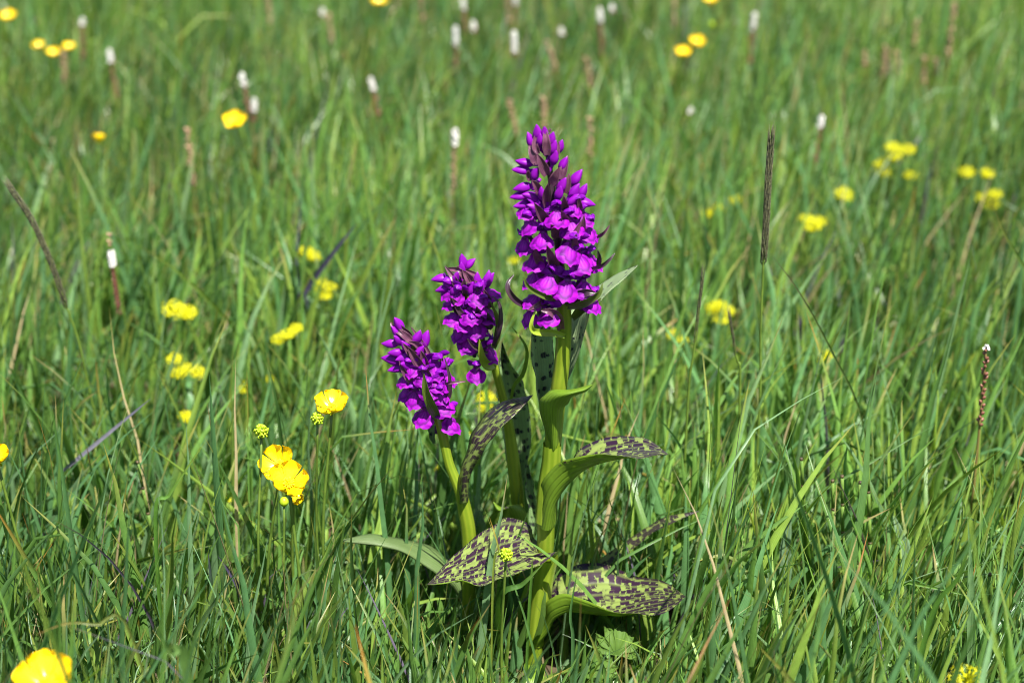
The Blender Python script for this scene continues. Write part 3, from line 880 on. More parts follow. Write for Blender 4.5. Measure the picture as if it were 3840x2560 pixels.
S1 = Spike(tall, ORG, 'a', [(385, 60, 40), (385, 130, 105), (395, 300, 150), (410, 450, 215), (430, 600, 265), (455, 800, 295), (480, 1000, 305), (490, 1150, 300), (495, 1330, 300), (500, 1500, 290)], 0.0, .006)
for a in [(470, 745, 1.0), (595, 808, 1.08), (350, 905, .98), (572, 1000, 1.1), (668, 1072, 1.08), (760, 1065, .95), (380, 1215, 1.05), (530, 1275, 1.1), (722, 855, .98), (238, 800, .86), (275, 1065, 1.0),
          (262, 1195, .95), (275, 1345, .95), (245, 1480, .85), (395, 1470, .95), (690, 1265, 1.0), (745, 1375, .95), (225, 690, .8), (700, 745, .85), (620, 680, .75), (210, 950, .86)]:
    S1.flower(*a)
for a in [(320, 118, -.1, -1, .95), (270, 168, -.3, -1, .9), (378, 120, 0, -1, .8), (428, 165, .2, -1, .95), (490, 215, .3, -1, .8), (440, 225, .3, -1, .95), (228, 330, -1, -.25, .95), (205, 390, -1, -.1, .95), (312, 425, .2, -.6, .9),
          (215, 515, -1, .15, 1.0), (190, 580, -1, .1, .95), (275, 590, -1, -.4, 1.0), (505, 500, .4, -1, 1.0), (612, 445, .6, -1, 1.05), (600, 550, .5, -1, 1.1), (655, 545, .5, -1, .95), (515, 345, .4, -1, .9), (445, 300, .2, -1, .9),
          (580, 610, .6, -.7, 1.0), (680, 628, 1, .2, 1.0), (345, 170, 0, -1, .8), (480, 560, .2, -1, .9), (370, 560, -.2, -1, .9), (215, 640, -1, .1, .95), (300, 660, -.8, -.4, .9)]:
    S1.bud(*a)
for pts, w in [([(395, 280), (390, 180), (380, 80)], 52), ([(330, 270), (305, 200), (330, 85)], 40), ([(320, 350), (290, 280), (262, 205)], 55), ([(395, 430), (360, 350), (322, 270)], 62), ([(430, 500), (455, 440), (487, 370)], 62),
               ([(390, 660), (385, 570), (402, 490)], 52), ([(530, 560), (550, 480), (556, 415)], 42), ([(500, 460), (525, 370), (546, 280)], 50), ([(405, 780), (355, 710), (303, 632)], 66), ([(535, 700), (525, 640), (520, 580)], 50),
               ([(645, 880), (660, 800), (667, 720)], 36), ([(470, 890), (450, 830), (425, 790)], 60), ([(460, 1100), (425, 1030), (395, 945)], 66), ([(350, 570), (320, 510), (285, 465)], 55), ([(440, 330), (470, 250), (480, 180)], 40),
               ([(270, 470), (255, 420), (258, 395)], 36), ([(590, 900), (600, 860), (650, 760)], 44), ([(640, 700), (632, 640), (628, 575)], 34), ([(415, 110), (417, 90), (413, 98)], 14), ([(330, 110), (328, 90), (324, 76)], 20),
               ([(560, 820), (520, 740), (500, 690)], 50), ([(360, 1090), (320, 1020), (300, 960)], 50), ([(620, 1020), (600, 930), (610, 860)], 50)]:
    S1.bract(pts, w)
S1.back(8, 620, 1430)
for pts, w, m in [([(270, 1400, -.006), (175, 1352, -.012), (115, 1280, -.014), (108, 1215, -.012), (153, 1156, -.008)], 50, 'bract_dark'),
                  ([(505, 1337, -.006), (400, 1325, -.018), (290, 1272, -.026), (243, 1225, -.028), (228, 1178, -.028)], 44, 'bract_green'),
                  ([(545, 1392, -.006), (640, 1380, -.018), (730, 1335, -.026), (782, 1288, -.028), (804, 1220, -.026)], 58, 'bract_green'),
                  ([(690, 1120, -.010), (790, 1095, -.018), (850, 1050, -.020), (895, 998, -.018)], 32, 'bract_dark'), ([(760, 885, -.008), (812, 850, -.012), (855, 795, -.012)], 26, 'bract_purple'),
                  ([(770, 1090, -.010), (778, 1035, -.013), (768, 978, -.014)], 40, 'bract_dark'), ([(560, 1390, -.004), (600, 1330, -.012), (680, 1290, -.016), (760, 1290, -.016)], 90, 'bract_dark'),
                  ([(580, 1480, .004), (650, 1410, -.002), (730, 1390, -.004), (790, 1330, -.004)], 70, 'bract_green'), ([(430, 1330, -.004), (370, 1360, -.012), (330, 1380, -.016), (250, 1420, -.016)], 60, 'bract_purple'),
                  ([(500, 1560, -.006), (470, 1470, -.014), (420, 1430, -.018), (350, 1420, -.018)], 80, 'bract_purple')]:
    bract_ribbon(tall, ORG, px_ribbon('a', pts, w, 16, 'bract', .7), m)
bract_ribbon(tall, ORG, px_ribbon('g', [(625, 420, -.005), (520, 390, -.011), (420, 385, -.016), (320, 370, -.019), (292, 300, -.020), (335, 160, -.018)], 78, 20, 'bract', .5), 'sheath', label='pale green folded bract below the flowers')

# ---- the middle orchid ------------------------------------------------
O2 = np.array([at_y(1945, 2300, .055)[0], .055, 0.0])
mid = thing('marsh_orchid', 'purple marsh orchid with drooping lowest flower, between the tallest one and the shortest one', 'orchid', O2, 'purple marsh orchids')
P, rad = stem_px([('p', 1942, 2330, .055), ('p', 1950, 2100, .054), ('c', 262, 1380, .052), ('c', 238, 1150, .05), ('c', 215, 950, .05), ('c', 185, 750, .05), ('c', 150, 600, .05), ('c', 112, 460, .048), ('b', 1010, 960, .047),
                  ('b', 930, 840, .046), ('b', 880, 700, .046), ('b', 800, 430, .048), ('b', 700, 180, .05)], [25, 25, 25, 25, 22, 18, 16, 15, 16, 14, 13, 10, 4], 36)
V, F, U = tube(P - O2, rad, 14, True, .035, 7)
obj('stem', mesh('stem', V, F, 'orchid_stem', U), mid)
erect([(225, 1260, 290, 1260), (190, 1080, 338, 1060), (150, 860, 352, 870), (125, 650, 332, 660), (125, 520, 300, 530), (135, 400, 232, 420), (142, 310, 185, 320), (152, 236)], 'c', .062, .072, ('leaf_upper_mid', 'leaf_under_pale'), mid, O2, 9)
erect([(350, 1570, 402, 1570), (335, 1400, 402, 1420), (315, 1250, 376, 1270), (315, 1150, 350, 1150), (330, 1085)], 'c', .046, .050, ('leaf_upper_mid', 'leaf_under_pale'), mid, O2, 10)
erect([(205, 1600, 335, 1560), (150, 1460, 328, 1450), (140, 1410, 262, 1362), (108, 1425, 165, 1388), (84, 1338)], 'c', .034, .028, (UN, UP), mid, O2, 11)
G = px_ribbon('c', [(212, 660, .046), (235, 545, .044), (290, 480, .042), (316, 400, .042), (326, 320, .042), (308, 255, .042), (262, 190, .044), (216, 134, .046)], 30, 18, 'bract', .5)
V, F, uv, mm, mi = sheet(G - O2, .0003)
obj('leaf', mesh('leaf', V, F, [UN, UN], uv, mm, True, mi), mid)
S2 = Spike(mid, O2, 'b', [(700, 60, 60), (700, 160, 110), (740, 300, 195), (800, 450, 215), (830, 600, 215), (860, 750, 190), (900, 900, 150), (920, 1100, 120)], .046, .05)
for a in [(612, 430, .82), (685, 395, .8), (890, 405, .95), (820, 550, 1.0), (992, 545, 1.0), (850, 672, 1.02), (778, 790, 1.0), (1020, 868, 1.05), (600, 345, .9), (745, 615, .85), (650, 560, .9), (700, 700, .9), (1010, 350, .85), (930, 490, .85)]:
    S2.flower(*a)
q = at_y(*px('b', 868, 1050), .032)
flower(mid, O2, q, .1, .98, R(5), 0, 1)
for a in [(562, 235, -1, .1, 1.0), (690, 225, .3, -.8, .9), (690, 330, .4, -.5, 1.0), (755, 95, -.1, -1, 1.0), (810, 110, .8, -.8, .9), (950, 235, .2, -1, 1.1), (985, 240, .6, -1, .9), (868, 245, .1, -1, 1.0), (828, 325, .2, -1, 1.0), (640, 290, -.6, -.4, .9), (740, 150, 0, -1, .9), (585, 320, -1, .2, .9), (900, 300, .3, -1, .9)]:
    S2.bud(*a)
for pts, w, m in [([(720, 330), (680, 240), (600, 128)], 50, 'bract_purple'), ([(800, 260), (720, 170), (600, 148)], 45, 'bract_purple'), ([(830, 270), (790, 220), (750, 165)], 60, 'bract_purple'), ([(915, 370), (890, 310), (855, 250)], 55, 'bract_purple'),
                  ([(990, 480), (960, 400), (925, 325)], 50, 'bract_purple'), ([(720, 530), (680, 470), (648, 395)], 42, 'bract_dark'), ([(900, 620), (880, 540), (870, 470)], 55, 'bract_dark'), ([(770, 360), (760, 290), (765, 240)], 45, 'bract_purple'),
                  ([(850, 640), (730, 520), (690, 440), (660, 400)], 40, 'bract_dark'), ([(960, 660), (975, 600), (960, 520)], 60, 'bract_dark'), ([(880, 210), (810, 180), (700, 130)], 30, 'bract_purple')]:
    S2.bract(pts, w, m)
S2.back(6, 300, 860)
for pts, w, m in [([(1005, 800, .04), (1045, 700, .036), (1070, 590, .036), (1060, 450, .038), (1000, 380, .04)], 46, 'bract_dark'), ([(1010, 820, .042), (1040, 720, .04), (1045, 580, .038), (980, 420, .038)], 62, 'bract_green'),
                  ([(1020, 960, .044), (960, 960, .036), (915, 890, .032), (890, 745, .030)], 90, 'sheath'), ([(960, 860, .04), (850, 810, .034), (790, 740, .032)], 36, 'bract_dark'), ([(920, 920, .04), (890, 960, .034), (868, 1000, .032)], 34, 'bract_purple')]:
    bract_ribbon(mid, O2, px_ribbon('b', pts, w, 16, 'bract', .6), m)

# ---- the short orchid -------------------------------------------------
O3 = np.array([at_y(1757, 2400, .012)[0], .012, 0.0])
short = thing('marsh_orchid', 'shortest purple marsh orchid, leaning, beside the buttercups', 'orchid', O3, 'purple marsh orchids')
P, rad = stem_px([('p', 1757, 2440, .012), ('p', 1756, 2229, .012), ('p', 1760, 2106, .012), ('p', 1756, 1996, .012), ('p', 1744, 1922, .012), ('p', 1728, 1850, .012), ('p', 1700, 1780, .013), ('p', 1680, 1725, .014), ('p', 1655, 1610, .016),
                  ('b', 540, 1400, .018), ('b', 450, 1100, .02), ('b', 350, 850, .022), ('b', 220, 620, .025)], [25, 26, 27, 28, 27, 23, 19, 18, 18, 17, 14, 11, 4], 38)
V, F, U = tube(P - O3, rad, 14, True, .035, 7)
obj('stem', mesh('stem', V, F, 'orchid_stem', U), short)
leaf3('leaf', 'p', [((1722, 1890, .010), (1738, 1885, .004), (1756, 1880, .010)), ((1722, 1820, .008), (1738, 1815, .002), (1760, 1812, .006)), ((1728, 1755, .008), (1752, 1752, .001), (1778, 1752, .004)),
                    ((1748, 1692, .010), (1785, 1695, .000), (1808, 1700, .000)), ((1768, 1635, .014), (1818, 1645, -.001), (1838, 1652, -.006)), ((1796, 1580, .018), (1860, 1592, 0.0), (1878, 1606, -.008)),
                    ((1840, 1532, .018), (1900, 1548, .002), (1920, 1566, -.006)), ((1905, 1500, .014), (1948, 1512, .004), (1962, 1524, 0.0)), ((2000, 1480, .008),) * 3], (UP, UN), short, O3, 26, 11, .0005, seed=12)
leaf3('leaf', 'd', [((905, 700, .016), (890, 740, .010), (870, 760, .012)), ((870, 560, .022), (840, 620, .012), (810, 660, .012)), ((790, 478, .026), (750, 545, .014), (715, 575, .010)), ((680, 412, .028), (650, 478, .015), (620, 512, .010)),
                    ((540, 366, .026), (520, 412, .014), (500, 440, .010)), ((400, 338, .022), (380, 376, .013), (360, 404, .010)), ((250, 338, .018), (240, 364, .013), (220, 388, .011)), ((106, 373, .014),) * 3], (UP, 'leaf_under_pale'), short, O3, 22, 9, .0006, seed=13)
S3 = Spike(short, O3, 'b', [(210, 575, 70), (230, 640, 100), (290, 800, 160), (360, 950, 195), (420, 1100, 215), (470, 1250, 210), (520, 1400, 190), (540, 1520, 170)], .018, .025)
for a in [(250, 1085, .9), (540, 1010, 1.02), (645, 1070, .95), (320, 1250, 1.02), (470, 1190, .9), (395, 1405, 1.05), (598, 1315, 1.05), (688, 1450, 1.12), (240, 1200, .8), (565, 1130, .9), (420, 1085, .85), (580, 1230, .8), (300, 1010, .75)]:
    S3.flower(*a)
for a in [(212, 620, -.4, -1, 1.1), (145, 765, -1, .0, 1.0), (212, 750, -.4, -.6, .9), (190, 862, -1, -.1, .95), (160, 918, -1, -.2, 1.25), (355, 722, .5, -1, 1.05), (435, 748, .3, -1, 1.2), (385, 848, .5, -.8, 1.0), (290, 968, -.3, -.3, 1.2), (195, 985, -1, .2, 1.0),
          (500, 905, .8, -.5, 1.2), (270, 800, -.5, -1, .9), (590, 950, .7, -.9, 1.0), (430, 940, .2, -1, .9), (190, 680, -.6, -1, .9), (260, 900, -.9, .1, 1.0)]:
    S3.bud(*a)
for pts, w in [([(330, 770), (250, 700), (148, 650)], 55), ([(320, 720), (250, 660), (170, 585)], 45), ([(380, 900), (310, 850), (250, 780)], 60), ([(420, 1010), (350, 900), (290, 810)], 66), ([(370, 1150), (280, 1050), (215, 928)], 48),
               ([(480, 880), (400, 760), (318, 642)], 34), ([(450, 1000), (430, 920), (400, 840)], 60), ([(560, 990), (575, 920), (552, 852)], 30), ([(430, 860), (370, 790), (300, 760)], 50), ([(180, 660), (165, 640), (146, 602)], 30), ([(470, 1080), (440, 1010), (420, 950)], 60)]:
    S3.bract(pts, w)
S3.back(6, 800, 1430)
for pts, w, m in [([(600, 1120, .006), (650, 1108, .002), (720, 1102, .002), (780, 1097, .004)], 26, 'bract_purple'), ([(545, 1410, .010), (490, 1310, -.004), (440, 1180, -.010), (424, 1032, -.012)], 92, 'bract_green'),
                  ([(600, 1290, .014), (640, 1200, .012), (640, 1060, .012), (600, 900, .014)], 40, 'bract_dark')]:
    bract_ribbon(short, O3, px_ribbon('b', pts, w, 16, 'bract', .6), m)
erect([(500, 1620, 520, 1620), (465, 1540, 520, 1520), (440, 1440, 510, 1440), (445, 1340, 490, 1350), (470, 1270)], 'b', .024, .028, ('leaf_upper_sparse', 'leaf_under_pale'), short, O3, 14)

# ------------------------------------------------------------------ buttercups
def petal_mesh(k):
    n, c = 9, 9
    t = np.linspace(0, 1, n)[:, None]; u = np.linspace(-1, 1, c)[None]
    hw = np.interp(t, [0, .15, .45, .72, .9, 1], [.7, 1.7, 3.6, 4.6, 4.3, 3.4])
    rr = np.random.default_rng(70 + k)
    a = R(12) + R(44) * t ** 1.0
    y = np.cumsum(np.concatenate([[0], np.diff(t[:, 0])]) * np.cos(a[:, 0]))[:, None] * 10.5 + .9
    z = np.cumsum(np.concatenate([[0], np.diff(t[:, 0])]) * np.sin(a[:, 0]))[:, None] * 10.5
    yy = y - 2.3 * np.clip((t - .55) / .45, 0, 1) ** 1.5 * np.abs(u) ** 2.2 + rr.normal(0, .05, (n, c)) * t
    zz = z + 1.9 * u * u * np.sin(t * math.pi * .75) + rr.normal(0, .07, (n, c)) * t + .3 * np.sin(u * 6 + k) * t
    G = np.stack(np.broadcast_arrays(hw * u, yy, zz), 2)
    V, F, uv, mm, mi = sheet(G, .25)
    return mesh('petal', V * MM, F, ['petal_yellow'] * 2, uv, None, True, mi)
PETAL = [petal_mesh(k) for k in range(3)]
def spiky(name, mat, n, r0, r1, w, low=-.1, core=1.0, seed=1):
    rr = np.random.default_rng(seed)
    parts = []
    k = 0
    P = [(0, 0, -core)] + [(0, 0, core * math.sin(a)) for a in np.linspace(-1.2, 1.2, 5)] + [(0, 0, core)]
    rad = [.05] + [core * math.cos(a) for a in np.linspace(-1.2, 1.2, 5)] + [.05]
    parts.append(tube(P, rad, 10))
    for i in range(n):
        z = low + (1 - low) * (i + .5) / n
        a = i * 2.39996
        d = np.array([math.cos(a) * math.sqrt(max(0, 1 - z * z)), math.sin(a) * math.sqrt(max(0, 1 - z * z)), z])
        d = unit(d + rr.normal(0, .08, 3))
        L = r1 * rr.uniform(.85, 1.1)
        b = d * r0
        parts.append(tube([b, b + d * (L - r0) * .6, d * L + rr.normal(0, .12, 3), d * L * 1.06], [w * .6, w, w * .9, w * .15], 6))
    V, F, U = join(parts)
    return mesh(name, V * MM, F, mat, U)
STAMENS = spiky('stamen_cluster', 'stamen_yellow', 40, .8, 2.9, .32, .25, 1.3, 5)
BURR = spiky('seed_burr', 'burr_green', 40, 1.2, 3.7, .78, -.75, 2.5, 6)
def sepal_mesh():
    t = np.linspace(0, 1, 7)
    P = np.stack([np.zeros(7), .8 + 4.8 * t, .1 - 1.2 * t + 2.0 * t * t], 1)
    V, F, uv, mm, mi = sheet(ribbon(P, 1.3 * np.sin(np.clip(t * .9 + .1, 0, 1) * math.pi) ** .7 + .05, (1, 0, 0), .5, 5))
    return mesh('sepal', V * MM, F, 'burr_green', uv)
SEPAL = sepal_mesh()
def stem_between(parent, org, top, foot, r, mat='thin_stem', bend=.01, name='stem', n=12):
    top, foot = np.asarray(top, float), np.asarray(foot, float)
    m = (top + foot) / 2 + np.array([random.uniform(-1, 1), random.uniform(-1, 1), 0]) * bend
    P = crom([foot, m, top], n) - np.asarray(org)
    V, F, U = tube(P, np.linspace(r * 1.15, r * .85, n), 7)
    return obj(name, mesh(name, V, F, mat, U), parent)
def ground_under(p, dx=0.0, dy=0.0):
    x, y = p[0] + dx, p[1] + dy
    return np.array([x, y, float(gz(x, y)) - .003])
def buttercup(pos, dia, face, label, group=None, open_=1.0, missing=(), foot=None):
    """pos: middle of the flower; face: way it looks"""
    foot = ground_under(pos, random.uniform(-.012, .012), random.uniform(0, .02)) if foot is None else foot
    b = thing('buttercup', label, 'flower', foot, group)
    s = dia / .0205
    f = Vector(face).normalized()
    m = f.to_track_quat('Z', 'Y').to_matrix().to_4x4()
    c = Vector(pos) - Vector(f) * .004 * s
    M = Matrix.Translation(c - Vector(foot)) @ m @ Matrix.Rotation(random.uniform(0, 6.28), 4, 'Z') @ Matrix.Scale(s, 4)
    for i in range(5):
        if i in missing:
            continue
        a = i * 2 * math.pi / 5 + random.uniform(-.1, .1)
        obj('petal', PETAL[random.randrange(3)], b, M @ Matrix.Rotation(a, 4, 'Z') @ Matrix.Rotation(R(random.uniform(-8, 10)) + R(35) * (1 - open_), 4, 'X'))
        obj('sepal', SEPAL, b, M @ Matrix.Translation((0, 0, -.0004)) @ Matrix.Rotation(a + .6, 4, 'Z'))
    obj('stamen_cluster', STAMENS, b, M @ Matrix.Translation((0, 0, .001)))
    stem_between(b, foot, c, foot, .0009)
    return b
def burr(pos, s, label, foot=None, r=.0008):
    foot = ground_under(pos) if foot is None else foot
    b = thing('buttercup_seed_head', label, 'seed head', foot, 'spent buttercup heads')
    obj('seed_burr', BURR, b, Matrix.Translation(Vector(pos) - Vector(foot)) @ Matrix.Rotation(random.uniform(-.4, .4), 4, 'X') @ Matrix.Scale(s, 4))
    stem_between(b, foot, np.asarray(pos) - np.array([0, 0, .002 * s]), foot, r)
    return b
def bc(xp, yp, z=None, Y=None):
    return at_z(xp, yp, z) if z is not None else at_y(xp, yp, Y)
p = bc(1245, 1512, Y=.02)
buttercup(p, .0215, (.05, -.28, 1), 'open yellow buttercup beside the shortest orchid, one petal standing up', foot=ground_under(at_y(1235, 2060, .02), 0, .0))
p = bc(1040, 1735, Y=-.005)
buttercup(p, .0235, (-.3, -.6, .8), 'yellow buttercup half hidden behind the front one of its pair')
p = bc(1082, 1800, Y=-.052)
buttercup(p, .0235, (.15, -.5, .8), 'yellow buttercup overlapping the other flower of its pair')
p = bc(1108, 1862, Y=.0)
buttercup(p, .012, (.5, -.7, -.35), 'small nodding yellow buttercup under the overlapping pair', open_=.4)
p = bc(172, 2545, Y=-.21)
buttercup(p, .030, (0, -.4, 1), 'largest yellow buttercup, blurred, low among soft grass blades')
p = bc(-12, 1712, Y=-.03)
buttercup(p, .018, (.2, -.3, 1), 'half-seen deep yellow buttercup with cupped petals beside tall grass', open_=.6)
p = bc(880, 452, z=.163)
buttercup(p, .0225, (0, -.5, 1), 'lone yellow buttercup beside two white bistort spikes')
p = bc(371, 522, z=.128)
buttercup(p, .0165, (.1, .1, 1), 'lone yellow buttercup seen from the side with its petals cupped', open_=.5)
for xp, yp, z, d in [(147, 171, .125, .0165), (199, 199, .125, .018), (258, 176, .125, .0165)]:
    buttercup(bc(xp, yp, z), d, (0, -.2, 1), 'small yellow buttercup in a row of three', 'row of three far buttercups')
for xp, yp, z, d in [(2616, 158, .125, .021), (2563, 198, .125, .021)]:
    buttercup(bc(xp, yp, z), d, (0, -.35, 1), 'yellow buttercup of a close pair in the far grass', 'pair of far buttercups')
for xp, yp, z, d, lab in [(33, 60, .14, .021, 'yellow buttercup alone beyond the row of three'), (1424, 4, .14, .021, 'yellow buttercup half out of view beyond the white bistorts'), (2665, 2, .14, .021, 'yellow buttercup half out of view beyond the close pair')]:
    buttercup(bc(xp, yp, z), d, (0, -.25, 1), lab)
p = at_y(1190, 1570, .012); burr(p, .95, 'green spiky seed head on a long stem beside the open buttercup', ground_under(at_y(1205, 2050, .012)))
p = at_y(980, 1617, -.004); burr(p, 1.05, 'green spiky seed head just above the pair of buttercups')
p = at_y(1897, 2080, -.06); burr(p, .98, 'green spiky seed head in front of the broad spotted leaf')
p = at_z(2669, 93, .13); burr(p, .9, 'blurred green seed head above the close pair of buttercups')
p = at_y(1065, 1880, -.01)
f = ground_under(p, .01, .0)
b = thing('buttercup_bud', 'round green buttercup bud beneath the overlapping pair', 'flower bud', f)
V, F, U = tube([(0, 0, -.0028), (0, 0, -.0022), (0, 0, 0), (0, 0, .0022), (0, 0, .0028)], [.0003, .0017, .0028, .0017, .0003], 10)
obj('bud', mesh('bud', V, F, 'burr_green', U), b, Matrix.Translation(Vector(p) - Vector(f)))
stem_between(b, f, p, f, .0007)

# ------------------------------------------------------------------ bistort
def floret_mesh():
    parts = []
    for i in range(5):
        a = i * 1.2566
        t = np.linspace(0, 1, 5)
        P = np.stack([np.cos(a) * (.3 + 1.5 * t), np.sin(a) * (.3 + 1.5 * t), .3 + 2.6 * t - .9 * t * t], 1)
        V, F, uv, mm, mi = sheet(ribbon(P, .95 * np.sin(np.clip(t * .85 + .12, 0, 1) * math.pi) ** .7 + .05, (-math.sin(a), math.cos(a), 0), .4, 3))
        parts.append((V, F, uv))
    parts.append(tube([(0, 0, -.6), (0, 0, .5), (0, 0, 1.2)], [.3, .7, .5], 6))
    V, F, U = join(parts)
    return V, F, U
FLV = floret_mesh()
FLORET = mesh('floret', FLV[0] * MM, FLV[1], 'floret_white', FLV[2])
BBV = tube([(0, 0, -.2), (0, 0, .5), (0, 0, 1.4), (0, 0, 2.4), (0, 0, 3.1)], [.3, .95, 1.2, .75, .1], 7)
BULBIL = mesh('bulbil', BBV[0] * MM, BBV[1], 'bulbil_brown', BBV[2])
BULBIL_T = mesh('bulbil', BBV[0] * MM, BBV[1], 'bulbil_tan', BBV[2])
def on_axis(P, f):
    i = f * (len(P) - 1); k = min(int(i), len(P) - 2)
    return P[k] + (P[k + 1] - P[k]) * (i - k)
def bistort(top, foot, white, brown, label, group, parts=False, dense=1.0, wscale=1.0, tan=False, bottom=None):
    """white / brown: lengths in metres of the flowering top and of the bulbil stretch below it"""
    foot = np.asarray(foot, float); top = np.asarray(top, float)
    b = thing('bistort', label, 'wildflower', foot, group)
    m = (top + foot) / 2 + np.array([random.uniform(-.006, .006), random.uniform(-.004, .004), 0])
    P = crom([foot, m, top], 24) - foot
    V, F, U = tube(P, np.linspace(.0011, .0006, 24), 6)
    obj('stem', mesh('stem', V, F, 'bistort_stem' if brown > .01 else 'thin_stem', U), b)
    T = np.linalg.norm(top - foot)
    fl, bl = [], []
    k = 0
    d = 0.0
    while d < white:
        q = on_axis(P, 1 - d / T)
        w = min(1, .55 + d / .006) * wscale
        for j in range(3):
            a = k * 2.39996 + random.uniform(-.3, .3); k += 1
            fl.append((q, np.array([math.cos(a), math.sin(a), .75]), random.uniform(.85, 1.1) * w))
        d += .0019 / dense
    d = white
    while d < white + brown:
        q = on_axis(P, 1 - d / T)
        for j in range(2):
            a = k * 2.39996 + random.uniform(-.3, .3); k += 1
            if random.random() < .85:
                bl.append((q, np.array([math.cos(a), math.sin(a), 1.1]), random.uniform(.95, 1.3) if not parts else random.uniform(.75, 1.1)))
        d += .0025 / dense
    def M(q, dr, s):
        return Matrix.Translation(Vector(q) + Vector(dr).normalized() * .0005) @ Vector(dr).to_track_quat('Z', 'Y').to_matrix().to_4x4() @ Matrix.Scale(s, 4)
    if parts:
        for q in fl:
            obj('floret', FLORET, b, M(*q))
        for q in bl:
            obj('bulbil', BULBIL_T if tan else BULBIL, b, M(*q))
    else:
        for nm, src, lst, mt in (('florets', FLV, fl, 'floret_white'), ('bulbils', BBV, bl, 'bulbil_tan' if tan else 'bulbil_brown')):
            if not lst:
                continue
            ps = []
            for q in lst:
                A = np.array(M(*q))
                v = src[0] * MM
                ps.append((v @ A[:3, :3].T + A[:3, 3], src[1], src[2]))
            V, F, U = join(ps)
            o = obj(nm, mesh(nm, V, F, mt, U), b)
            o['kind'] = 'stuff'
    return b
def fpx(x, y):
    return x * 1.63265, y * 1.63265
def plant_px(xt, yt, xb, yb, z):
    """top of a plant seen at (xt, yt) and a lower point of its stem at (xb, yb), its top z metres up"""
    t = at_z(*fpx(xt, yt), z)
    q = at_y(*fpx(xb, yb), t[1])
    d = q - t
    g = t + d * (t[2] / max(1e-4, -d[2]))
    g[2] = float(gz(g[0], g[1])) - .003
    return t, g
BG = 'white-topped bistort spikes in the meadow'
t, g = plant_px(1046, 298, 1047, 490, .165)
bistort(t, g, .0145, .045, 'white bistort head on a long tan stalk just beyond the middle orchid', BG, True, tan=True, wscale=1.05)
t, g = plant_px(250, 542, 274, 720, .165)
bistort(t, g, .0, .010, 'bistort spike with a white tuft below its bare brown tip', BG, True, tan=True)
# its white tuft and the brown stretch beneath
b = [o for o in COL.objects if o.name.startswith('bistort') and o.parent is None][-1]
for i in range(26):
    f_ = 1 - (.012 + .010 * (i / 26)) / .165
    q = g + (t - g) * f_ - g
    a = i * 2.39996
    obj('floret', FLORET, b, Matrix.Translation(Vector(q)) @ Vector((math.cos(a), math.sin(a), .5)).to_track_quat('Z', 'Y').to_matrix().to_4x4() @ Matrix.Scale(1.05, 4))
for i in range(44):
    f_ = 1 - (.023 + .036 * (i / 44)) / .165
    q = g + (t - g) * f_ - g
    a = i * 2.39996
    obj('bulbil', BULBIL, b, Matrix.Translation(Vector(q)) @ Vector((math.cos(a), math.sin(a), 1)).to_track_quat('Z', 'Y').to_matrix().to_4x4() @ Matrix.Scale(random.uniform(.8, 1.05), 4))
t, g = plant_px(2266, 795, 2242, 1030, .182)
bistort(t, g, .0035, .048, 'sharp dark red-brown bistort spike with a few white flowers at its tip', BG, True, wscale=.75)
t, g = plant_px(1888, 268, 1877, 400, .155)
bistort(t, g, .011, .035, 'white bistort head on a brown stalk beyond the tall dark grass panicle', BG, True)
for xt, yt, xb, yb, z, wh, br, lab in FAR_WHITE:
    t, g = plant_px(xt, yt, xb, yb, z)
    bistort(t, g, wh, br, lab or 'out-of-focus white bistort head in the far grass', BG)
for xt, yt, xb, yb, z, br in FAR_BROWN:
    t, g = plant_px(xt, yt, xb, yb, z)
    bistort(t, g, 0.0, br, 'faded brown bistort spike in the blurred grass', 'faded bistort spikes', tan=True)

# ------------------------------------------------------------------ yellow-green flower clusters
def cluster_mesh(seed, n=46):
    rr = np.random.default_rng(seed)
    parts = []
    for i in range(n):
        z = -.3 + 1.3 * (i + .5) / n
        a = i * 2.39996
        d = unit(np.array([math.cos(a) * math.sqrt(max(0, 1 - min(1, z) ** 2)), math.sin(a) * math.sqrt(max(0, 1 - min(1, z) ** 2)), z * .8]))
        p = d * rr.uniform(4.2, 6.2) * np.array([1.1, 1.1, .8])
        s = unit(np.cross(d, [0.3, .2, 1])); q = np.cross(d, s)
        V = [p + d * .3]
        for k in range(8):
            b_ = k * math.pi / 4
            r_ = 1.25 if k % 2 == 0 else .5
            V.append(p + (s * math.cos(b_) + q * math.sin(b_)) * r_ + d * .5 * (k % 2 == 0))
        F = [(0, k + 1, (k + 1) % 8 + 1) for k in range(8)]
        parts.append((np.array(V), F, np.zeros((9, 2))))
        if i % 2 == 0:
            parts.append(tube([(0, 0, -4), p * .5 + np.array([0, 0, -1]), p], [.3, .22, .2], 4))
    V, F, U = join(parts)
    return mesh('flower_cluster', V * MM, F, 'floret_yellow', U, None, False)
CLUS = [cluster_mesh(s) for s in (1, 2, 3)]
def yellow(pts, z, label, scale=1.0, group='yellow-green bedstraw clumps'):
    """pts: picture places of the flower clusters of one plant"""
    c0 = at_z(*fpx(*pts[0]), z)
    foot = ground_under(c0)
    b = thing('bedstraw', label, 'wildflower', foot, group)
    hub = np.array([foot[0], foot[1], max(.02, z * .45)])
    for i, q in enumerate(pts):
        p = at_y(*fpx(*q), c0[1] + random.uniform(-.012, .012))
        obj('flower_cluster', CLUS[i % 3], b, Matrix.Translation(Vector(p) - Vector(foot)) @ Matrix.Rotation(random.uniform(0, 6), 4, 'Z') @ Matrix.Rotation(random.uniform(-.3, .3), 4, 'X') @ Matrix.Scale(scale * random.uniform(1.05, 1.35), 4))
        stem_between(b, foot, p - np.array([0, 0, .003]), hub, .0006, bend=.004, name='branch', n=7)
    stem_between(b, foot, hub, foot, .0009, bend=.003)
    return b
